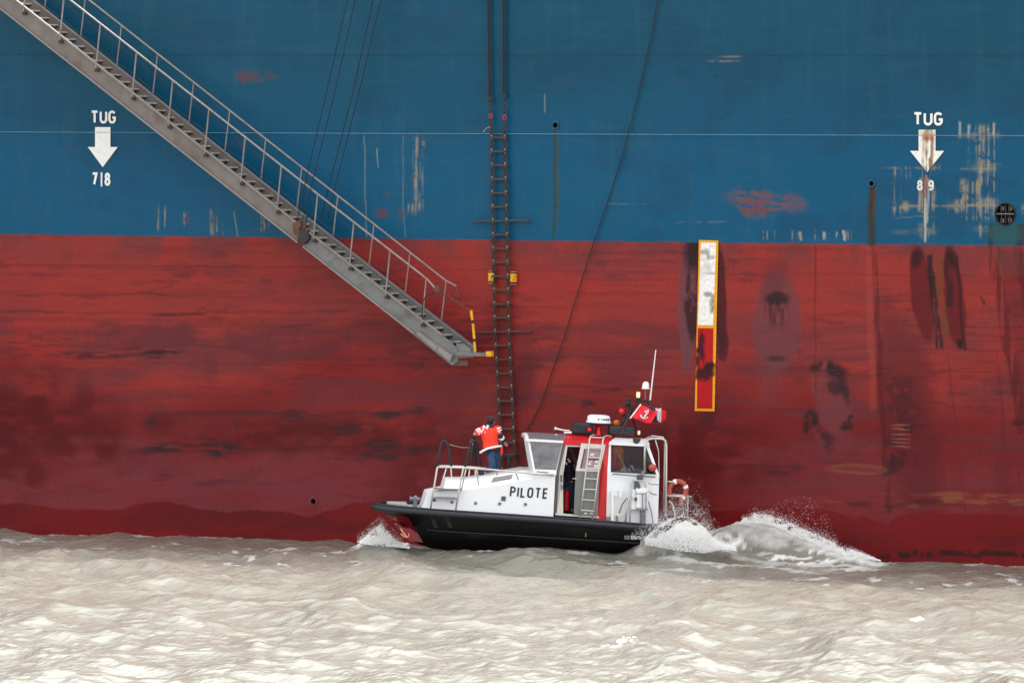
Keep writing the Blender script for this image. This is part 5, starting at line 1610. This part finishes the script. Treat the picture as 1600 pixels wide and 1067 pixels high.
# white yoke and hem of the jacket
hm = [pt(749.5, 707.2, pv - .16), pt(755, 703.8, pv - .19), pt(762, 700.4, pv - .20), pt(770, 698.6, pv - .19), pt(777, 697.4, pv - .17), pt(784, 696.6, pv - .08)]
MB().tube(hm, [.028] * 6, 8).build('jacket_hem', 'band', p1, smooth='all')
MB().prism([pt(751, 706, pv - .14), pt(783, 697, pv - .12), pt(781, 706, pv - .10), pt(770, 711, pv - .12), pt(757, 711, pv - .12)], (0, .26, 0)).build('under_jacket', 'navy', p1, bevel=.05)
for (xa, ya, xb, yb2) in ((752.5, 675, 758, 666.5), (757, 676.5, 761, 669)):
    MB().tube([pt(xa, ya, pv - .17), pt(xb, yb2, pv - .12)], .018, 6).build('yoke_band', 'band', p1, smooth='all')
for (xa, ya, xb, yb2, vv) in ((755, 669.5, 756.8, 664.6, -.14), (760, 670.2, 763, 664.4, -.14)):
    MB().tube([pt(xa, ya, pv + vv), pt(xb, yb2, pv + vv)], .03, 8).build('white_tab', 'band', p1, smooth='all')
MB().prism([pt(780.5, 698, pv + .02), pt(786, 698, pv + .02), pt(786, 709, pv + .02), pt(781.5, 710, pv + .02)], (0, .08, 0)).build('jacket_tail', 'jacket', p1, bevel=.02)
jl = {'top': (pt(769.3, 699, pv + .01), (.16, .13)), 'pel': (pt(770.3, 706, pv + .02), (.17, .13)), 'hipL': (hipL, .125), 'kL': (kneeL, .092), 'aL': (ankL + Vector((.0, 0, .02)), .066), 'hipR': (hipR, .125), 'kR': (kneeR, .092), 'aR': (ankR + Vector((0, 0, .06)), .066)}
skin_body('jeans', jl, [('top', 'pel'), ('pel', 'hipL'), ('hipL', 'kL'), ('kL', 'aL'), ('pel', 'hipR'), ('hipR', 'kR'), ('kR', 'aR')], p1, 'jeans', 2)
for an, d in ((ankL, Vector((-.18, -.04, -.02))), (ankR, Vector((.10, .15, -.02)))):
    skin_body('shoe', {'h': (an + Vector((0, 0, -.0)), .062), 'm': (an + d * .55 + Vector((0, 0, -.005)), .056), 't': (an + d, .048)}, [('h', 'm'), ('m', 't')], p1, 'boot', 2)

# the helmsman leaning in the doorway
pv = -.25
p2 = thing('person', 'person in dark jacket with white shoulder stripes inside the open cabin door', 'person', B(893, 802, pv), space=BOAT)
hipL, hipR = pt(890, 759, pv - .05), pt(895, 759, pv + .12)
kneeL, kneeR = pt(893, 780, pv - .06), pt(896, 781, pv + .12)
ankL, ankR = pt(894, 799, pv - .05), pt(897, 799, pv + .15)
shL, shR = pt(883, 723, pv - .14), pt(889, 721, pv + .2)
elL, elR = pt(878, 737, pv - .12), pt(878, 733, pv + .28)
wrL, wrR = pt(867, 742, pv - .05), pt(866, 739, pv + .25)
head = pt(872.5, 712, pv + .04)
hj = {'pelvis': (pt(892.5, 756, pv + .03), (.155, .11)), 'waist': (pt(891, 744, pv + .03), (.145, .105)), 'chest': (pt(887.5, 729, pv + .03), (.17, .12)), 'neckb': (pt(882, 719.5, pv + .03), (.075, .075)), 'neck': (pt(877, 716, pv + .04), (.055, .055)), 'head': (head, (.088, .092)), 'crown': (pt(871, 708.5, pv + .04), (.07, .075)),
      'shL': (shL, .075), 'elL': (elL, .05), 'wrL': (wrL, .034), 'shR': (shR, .075), 'elR': (elR, .05), 'wrR': (wrR, .034),
      'hipL': (hipL, .10), 'kneeL': (kneeL, .065), 'ankL': (ankL, .042), 'toeL': (ankL + Vector((-.17, 0, -.03)), .04), 'hipR': (hipR, .10), 'kneeR': (kneeR, .065), 'ankR': (ankR, .042), 'toeR': (ankR + Vector((-.17, 0, -.03)), .04)}
hb_ = [('pelvis', 'waist'), ('waist', 'chest'), ('chest', 'neckb'), ('neckb', 'neck'), ('neck', 'head'), ('head', 'crown'), ('chest', 'shL'), ('shL', 'elL'), ('elL', 'wrL'), ('chest', 'shR'), ('shR', 'elR'), ('elR', 'wrR'), ('pelvis', 'hipL'), ('hipL', 'kneeL'), ('kneeL', 'ankL'), ('ankL', 'toeL'), ('pelvis', 'hipR'), ('hipR', 'kneeR'), ('kneeR', 'ankR'), ('ankR', 'toeR')]
for wr_, el_, tag in ((wrL, elL, 'L'), (wrR, elR, 'R')):
    hj2, hb2 = hand(p2, wr_ + (wr_ - el_).normalized() * .02, wr_ - el_, 1)
    for k, v_ in hj2.items():
        hj['h' + tag + k] = v_
    hb_ += [('h' + tag + a, 'h' + tag + b) for a, b in hb2] + [('wr' + tag, 'h' + tag + 'w')]
skin_body('body', hj, hb_, p2, 'skin', 1)
fd_ = Vector((-1, 0, -.2)).normalized()
MB().tube([head + fd_ * .08 + Vector((0, 0, .02)), head + fd_ * .12 - Vector((0, 0, .02)), head + fd_ * .09 - Vector((0, 0, .035))], [.012, .018, .012], 8).build('nose', 'skin', p2, smooth='all')
for s in (-1, 1):
    MB().ball(head + Vector((0, .092 * s, 0)), .034, 8, (.5, .5, 1)).build('ear', 'skin', p2, smooth='all')
    MB().ball(head + fd_ * .088 + Vector((0, .034 * s, .022)), .014, 8).build('eye', 'band', p2, smooth='all')
MB().box(head + fd_ * .09 - Vector((0, 0, .055)), (.02, .04, .012)).build('mouth', 'bred', p2)
MB().ball(head + Vector((.025, 0, .035)), .112, 14).build('hair', 'hair', p2, smooth='all')
jj = {'hem': (pt(892.5, 757, pv + .03), (.185, .145)), 'mid': (pt(891, 744, pv + .03), (.18, .14)), 'up': (pt(887.5, 729, pv + .03), (.195, .15)), 'col': (pt(883, 721, pv + .03), (.11, .11)), 'shL': (shL, .10), 'elL': (elL, .078), 'wrL': (wrL, .05), 'shR': (shR, .10), 'elR': (elR, .078), 'wrR': (wrR, .05)}
skin_body('jacket', jj, [('hem', 'mid'), ('mid', 'up'), ('up', 'col'), ('up', 'shL'), ('shL', 'elL'), ('elL', 'wrL'), ('up', 'shR'), ('shR', 'elR'), ('elR', 'wrR')], p2, 'navy', 2)
for (xa, ya, xb, yb2) in ((880.5, 719, 886, 725.5), (887, 716.5, 891, 722)):
    MB().tube([pt(xa, ya, pv - .22), pt(xb, yb2, pv - .22)], .026, 8).build('white_stripe', 'band', p2)
skin_body('jeans', {'pel': (pt(892.5, 757, pv + .03), (.165, .125)), 'hipL': (hipL, .12), 'kL': (kneeL, .088), 'aL': (ankL + Vector((0, 0, .05)), .066), 'hipR': (hipR, .12), 'kR': (kneeR, .088), 'aR': (ankR + Vector((0, 0, .05)), .066)}, [('pel', 'hipL'), ('hipL', 'kL'), ('kL', 'aL'), ('pel', 'hipR'), ('hipR', 'kR'), ('kR', 'aR')], p2, 'jeans', 2)
for an in (ankL, ankR):
    skin_body('shoe', {'h': (an, .06), 'm': (an + Vector((-.1, 0, -.01)), .055), 't': (an + Vector((-.18, 0, -.02)), .046)}, [('h', 'm'), ('m', 't')], p2, 'boot', 2)

# ================================================================== the river
def hull_np(px, py, off):
    d = np.stack([(px - 800) / FPX, -(py - 533.5) / FPX, -np.ones_like(px)], -1) @ np.array(CR).T
    k = (-off - CAM.y) / d[:, 1]
    return np.array(CAM) + d * k[:, None]
def water_material():
    m = bpy.data.materials.new('muddy_river_water')
    m.use_nodes = True
    n, l = m.node_tree.nodes, m.node_tree.links
    p = n['Principled BSDF']
    p.inputs['IOR'].default_value = 1.33
    tc = n.new('ShaderNodeTexCoord')
    a = n.new('ShaderNodeAttribute')
    a.attribute_name = 'foam'
    def noise(scale, st=(1, 1, 1), detail=4, rot=0.0):
        mp = n.new('ShaderNodeMapping')
        mp.inputs['Scale'].default_value = st
        mp.inputs['Rotation'].default_value = (0, 0, rot)
        l.new(tc.outputs['Object'], mp.inputs['Vector'])
        z = n.new('ShaderNodeTexNoise')
        z.inputs['Scale'].default_value = scale
        z.inputs['Detail'].default_value = detail
        l.new(mp.outputs[0], z.inputs['Vector'])
        return z.outputs['Fac']
    def math_(op, a_, b_):
        q = n.new('ShaderNodeMath')
        q.operation = op
        for i, s_ in enumerate((a_, b_)):
            if hasattr(s_, 'is_linked'):
                l.new(s_, q.inputs[i])
            else:
                q.inputs[i].default_value = s_
        return q.outputs[0]
    mud = n.new('ShaderNodeMix')
    mud.data_type = 'RGBA'
    l.new(noise(.35, (1, 1, 1), 5), mud.inputs[0])
    mud.inputs[6].default_value = (.160, .150, .120, 1)
    mud.inputs[7].default_value = (.225, .215, .182, 1)
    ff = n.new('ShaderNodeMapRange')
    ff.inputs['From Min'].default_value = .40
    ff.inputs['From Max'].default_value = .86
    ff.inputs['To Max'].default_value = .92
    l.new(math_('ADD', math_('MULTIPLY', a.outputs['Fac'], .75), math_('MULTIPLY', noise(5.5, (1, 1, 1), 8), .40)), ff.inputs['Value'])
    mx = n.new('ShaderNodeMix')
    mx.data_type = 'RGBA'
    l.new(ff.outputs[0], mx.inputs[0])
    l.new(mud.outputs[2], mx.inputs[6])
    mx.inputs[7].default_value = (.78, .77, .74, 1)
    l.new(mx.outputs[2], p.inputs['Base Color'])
    l.new(math_('ADD', math_('MULTIPLY', ff.outputs[0], .5), .18), p.inputs['Roughness'])
    h = math_('ADD', math_('MULTIPLY', noise(2.2, (1, .6, 1), 3, -YAW), 1.0), math_('MULTIPLY', noise(7.0, (1, .6, 1), 3, -YAW), .36))
    bp = n.new('ShaderNodeBump')
    bp.inputs['Strength'].default_value = 1.0
    bp.inputs['Distance'].default_value = .07
    l.new(h, bp.inputs['Height'])
    l.new(bp.outputs[0], p.inputs['Normal'])
    return m
M['water'] = water_material()
M['spray'] = mat('white_spray', (.92, .92, .91), .6, var=.03)

es, et = np.array((math.cos(YAW), math.sin(YAW))), np.array((-math.sin(YAW), math.cos(YAW)))
def axis(lo, hi, step, far, ratio=1.25):
    a = list(np.arange(lo, hi + step / 2, step))
    d = step
    while a[-1] < far:
        d *= ratio
        a.append(a[-1] + d)
    d = step
    while a[0] > -far:
        d *= ratio
        a.insert(0, a[0] - d)
    return np.array(a)
sa = axis(-16.5, 16.5, .05, 3500)
ta = axis(133, 190, .10, 3500)
S, T = np.meshgrid(sa, ta, indexing='ij')
PX = CAM.x + S * es[0] + T * et[0]
PY = CAM.y + S * es[1] + T * et[1]
fade = (1 - sstep(15, 60, np.abs(S))) * sstep(100, 132, T) * (1 - sstep(191, 240, T))
dense = (np.abs(S) < 70) & (T > 95) & (T < 250)
X, Y = PX[dense], PY[dense]
Z = np.zeros_like(X)
DX = np.zeros_like(X)
DY = np.zeros_like(X)
dh = -Y
for k in range(110):
    lam = .36 * (6.5 / .36) ** ((k + RNG.random()) / 110)
    th = R(240) + RNG.normal() * R(38)
    steep = .023 if lam < 1.2 else .026
    kk = 2 * math.pi / lam
    a = steep / kk * (.6 + .8 * RNG.random())
    ph = kk * (X * math.cos(th) + Y * math.sin(th)) + RNG.random() * 6.28
    Z += a * np.cos(ph)
    DX -= a * .9 * math.cos(th) * np.sin(ph)
    DY -= a * .9 * math.sin(th) * np.sin(ph)
grp = .55 + .9 * fbm(X / 6, Y / 6, 201, 3)
calm = .55 + .45 * sstep(3, 9, dh) + .05 * sstep(16, 30, dh)
amp = grp * calm
Z *= amp
DX *= amp
DY *= amp
# ridged crests riding on the larger waves
rg = 1 - np.abs(2 * fbm((X * es[0] + Y * es[1]) / 1.6, (X * et[0] + Y * et[1]) / 2.6, 205, 4) - 1)
Z += (rg ** 3 - .45) * .025 * calm
# swell along the ship's side
Z += .10 * sstep(12, 2, dh) * (fbm(X / 5, Y / 8, 211, 2) - .5) - .10 * sstep(9, 1, dh)
# the hump of water the boat drives along
bm_ = np.array(BINV)
u = bm_[0, 0] * X + bm_[0, 1] * Y + bm_[0, 2] * .3 + bm_[0, 3]
v = bm_[1, 0] * X + bm_[1, 1] * Y + bm_[1, 2] * .3 + bm_[1, 3]
A = max(.05, _q.z - .11)
Z += A * np.exp(-((u - .3) / 5.0) ** 4) * np.exp(-((v + .9) / 2.6) ** 2)
foam = np.zeros_like(X)  # mask of real foam, also carrying the painted sky glints
def ridge(pts, w_front, amount, foam_amt, fw=None):
    "pts: (px, py, off): a wave crest seen at those photo points, off metres from the ship's side"
    global Z, foam
    P = np.array([hull(*p) for p in pts])
    best = np.zeros_like(X)
    fb = np.zeros_like(X)
    for i in range(len(P) - 1):
        a_, b_ = P[i], P[i + 1]
        d = b_[:2] - a_[:2]
        t = np.clip(((X - a_[0]) * d[0] + (Y - a_[1]) * d[1]) / (d @ d), 0, 1)
        dist = np.hypot(X - a_[0] - d[0] * t, Y - a_[1] - d[1] * t)
        z = a_[2] + (b_[2] - a_[2]) * t
        wj = w_front * (.8 + .5 * vnoise(X * 1.3, Y * 1.3, 301))
        best = np.maximum(best, np.maximum(z, 0) * np.exp(-(dist / wj) ** 2))
        fb = np.maximum(fb, np.exp(-(dist / (fw or w_front)) ** 2))
    Z = Z * (1 - .6 * np.clip(fb, 0, 1)) + best * amount
    foam = np.maximum(foam, fb * foam_amt)
ridge([(1158, 820, .5), (1180, 811, .55), (1210, 817, .6), (1240, 829, .7), (1280, 843, .8), (1312, 857, .9), (1340, 866, 1.0), (1366, 873, 1.0)], .55, 1.0, 1.1, .36)
ridge([(1034, 838, 2.6), (1048, 822, 2.6), (1070, 817, 2.6), (1092, 826, 2.6), (1114, 844, 2.5)], .55, 1.0, 1.1, .6)
ridge([(1090, 832, 1.2), (1120, 829, 1.0), (1150, 828, .8), (1180, 836, .8), (1220, 850, 1.2)], .6, .9, .55, .5)
ridge([(575, 848, 5.2), (588, 842, 5.3), (604, 845, 5.3), (622, 852, 5.3)], .4, .8, 1.1, .45)
ridge([(1040, 858, 3.6), (1080, 866, 3.8), (1150, 876, 4.2), (1220, 884, 4.6), (1275, 893, 5.2)], .35, .3, .52, .35)
ridge([(1130, 862, 2.6), (1200, 872, 2.6), (1290, 882, 2.4), (1350, 878, 1.8)], .3, .3, .5, .3)
ridge([(735, 855, 4.8), (760, 855, 4.8)], .2, .4, .8, .2)
wx_, wy_ = to_px(np.stack([X, Y, Z], -1))
def patch(cx, cy, rx, ry, st, sx=40, sy=5, sd=0):
    global foam
    d = np.sqrt(((wx_ - cx) / rx) ** 2 + ((wy_ - cy) / ry) ** 2)
    foam = np.maximum(foam, (1 - sstep(.5, 1.1, d)) * sstep(.38, .62, fbm(wx_ / sx, wy_ / sy, 221 + sd)) * st)
patch(1120, 848, 90, 20, .8, 30, 4, 1)
patch(1260, 872, 110, 16, .9, 36, 4, 2)
patch(1330, 885, 110, 10, .7, 40, 3, 3)
patch(980, 1001, 28, 9, .72, 6, 3, 4)
patch(945, 1009, 16, 4, .6, 7, 3, 5)
patch(1432, 968, 14, 4, .7, 6, 3, 6)
patch(605, 848, 60, 10, .9, 20, 5, 7)
patch(40, 845, 60, 8, .45, 30, 4, 8)
# sky glints off wavelets painted as white streaks; real foam laps the plating
sky_glints = sstep(.56, .70, fbm((X * es[0] + Y * es[1]) * 2.2, (X * et[0] + Y * et[1]) * 1.6, 241, 4)) * sstep(.4, .6, fbm(X / 3, Y / 3, 245, 3))
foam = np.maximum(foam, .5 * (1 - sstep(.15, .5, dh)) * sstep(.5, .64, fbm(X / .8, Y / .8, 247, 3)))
foam = np.maximum(foam, sky_glints * .50 * sstep(.5, 2.5, dh) * (1 - sstep(8, 13, dh)))
Z += foam * (fbm(X * 5, Y * 5, 231, 4) - .45) * .22
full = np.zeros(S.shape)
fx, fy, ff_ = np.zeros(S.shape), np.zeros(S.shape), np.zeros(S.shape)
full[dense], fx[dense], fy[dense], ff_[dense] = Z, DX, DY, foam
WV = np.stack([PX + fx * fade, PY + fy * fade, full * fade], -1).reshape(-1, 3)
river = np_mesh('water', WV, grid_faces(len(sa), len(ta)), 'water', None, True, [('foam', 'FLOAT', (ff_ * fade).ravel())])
river['kind'] = 'structure'
river['label'] = 'choppy muddy grey brown river with small waves'

# ------------------------------------------------------------------ spray: thousands of drops and clots of foam
ICO = None
def ico():
    bm = bmesh.new()
    bmesh.ops.create_icosphere(bm, subdivisions=1, radius=1.0)
    V = np.array([v.co[:] for v in bm.verts])
    F = np.array([[q.index for q in f.verts] for f in bm.faces])
    bm.free()
    return V, F
OCT = (np.array([(1, 0, 0), (-1, 0, 0), (0, 1, 0), (0, -1, 0), (0, 0, 1), (0, 0, -1)], float), np.array([(0, 2, 4), (2, 1, 4), (1, 3, 4), (3, 0, 4), (2, 0, 5), (1, 2, 5), (3, 1, 5), (0, 3, 5)]))
ICO = ico()
def drops(name, label, sets):
    Vs, Fs, k = [], [], 0
    for P, rad, shape in sets:
        V0, F0 = shape
        n_ = len(P)
        jit = 1 + (RNG.random((n_, len(V0), 1)) - .5) * .7
        st_ = np.stack([np.ones(n_), np.ones(n_), .7 + .8 * RNG.random(n_)], -1)[:, None, :]
        V = P[:, None, :] + V0[None] * rad[:, None, None] * jit * st_
        Vs.append(V.reshape(-1, 3))
        Fs.append((F0[None] + (np.arange(n_) * len(V0))[:, None, None] + k).reshape(-1, 3))
        k += n_ * len(V0)
    o = np_mesh(name, np.concatenate(Vs), np.concatenate(Fs), 'spray', None, True)
    o['kind'] = 'stuff'
    o['label'] = label
    return o
def cloud(n_, x0, x1, top, bot, off0, off1, r0, r1, power=1.0, spread=0.0):
    "points between two photo curves; power > 1 crowds them to the lower curve"
    xs_ = x0 + (x1 - x0) * RNG.random(n_)
    tp = np.interp(xs_, [p[0] for p in top], [p[1] for p in top])
    bt_ = np.interp(xs_, [p[0] for p in bot], [p[1] for p in bot])
    t = RNG.random(n_) ** power
    ys_ = bt_ + (tp - bt_) * t + RNG.normal(size=n_) * spread
    # clots and gaps
    g = fbm(xs_ / 11, ys_ / 9, 251, 2)
    ok = RNG.random(n_) < .25 + .75 * sstep(.3, .65, g + .12 * (1 - t))
    off = off0 + (off1 - off0) * RNG.random(n_)
    P = hull_np(xs_, ys_, off)
    rr = r0 * (r1 / r0) ** (RNG.random(n_) ** 1.5)
    return P[ok], rr[ok] * (1 - .5 * t[ok])
bow_top = [(560, 847), (572, 838), (584, 827), (594, 821), (604, 829), (618, 844), (636, 853)]
bow_bot = [(560, 849), (600, 853), (648, 857)]
st_top = [(1000, 848), (1014, 834), (1030, 820), (1048, 809), (1066, 803), (1082, 808), (1098, 822), (1114, 838), (1130, 850), (1165, 858)]
st_bot = [(1000, 850), (1020, 853), (1060, 860), (1100, 864), (1130, 858), (1165, 862)]
up = lambda c_, d: [(x, y - d) for x, y in c_]
drops('bow_spray', 'white bow wave spray at the stem of the pilot boat', [
    (*cloud(13000, 562, 640, bow_top, bow_bot, 5.0, 5.9, .006, .019, 1.3), ICO),
    (*cloud(1500, 558, 630, up(bow_top, 16), bow_top, 5.0, 5.8, .004, .011, 2.2), OCT)])
drops('stern_spray', 'white spray and foam thrown up behind the stern of the pilot boat', [
    (*cloud(24000, 1008, 1150, st_top, st_bot, 2.5, 3.6, .006, .019, 1.2), ICO),
    (*cloud(7000, 1000, 1140, up(st_top, 30), up(st_top, -4), 2.4, 3.6, .004, .010, 2.2), OCT),
    (*cloud(1500, 1000, 1110, up(st_top, 62), up(st_top, 8), 2.2, 3.4, .004, .008, 1.7), OCT),
    (*cloud(260, 985, 1030, [(985, 834), (1000, 820), (1030, 802)], [(985, 842), (1030, 846)], 3.5, 3.8, .006, .016, 1.0), OCT)])
cr_top = [(1156, 817), (1164, 809), (1180, 802), (1210, 808), (1240, 820), (1280, 838), (1312, 852), (1340, 862), (1376, 875)]
cr_bot = [(1156, 818), (1180, 816), (1210, 822), (1240, 836), (1280, 853), (1312, 865), (1340, 871), (1376, 876)]
cr = [(1158, 812), (1180, 803), (1210, 811), (1240, 824), (1280, 842), (1312, 856), (1340, 865), (1368, 873)]
drops('wake_crest_spray', 'white breaking crest of the wake running against the red ship side', [
    (*cloud(15000, 1156, 1376, cr_top, cr_bot, .5, 1.2, .006, .020, 1.0), ICO),
    (*cloud(2600, 1158, 1368, [(x, y - 14 * math.sin(max(0, min(1, (1376 - x) / 90))) ) for x, y in cr_top], cr_top, .4, 1.0, .004, .011, 2.2), OCT),
    (*cloud(900, 1205, 1310, [(1195, 800), (1225, 778), (1262, 772), (1292, 800), (1315, 852)], [(1195, 806), (1315, 856)], .4, .9, .004, .011, 1.2), OCT)])


for o in bpy.data.objects:
    if '_o' in o.keys():
        del o['_o']
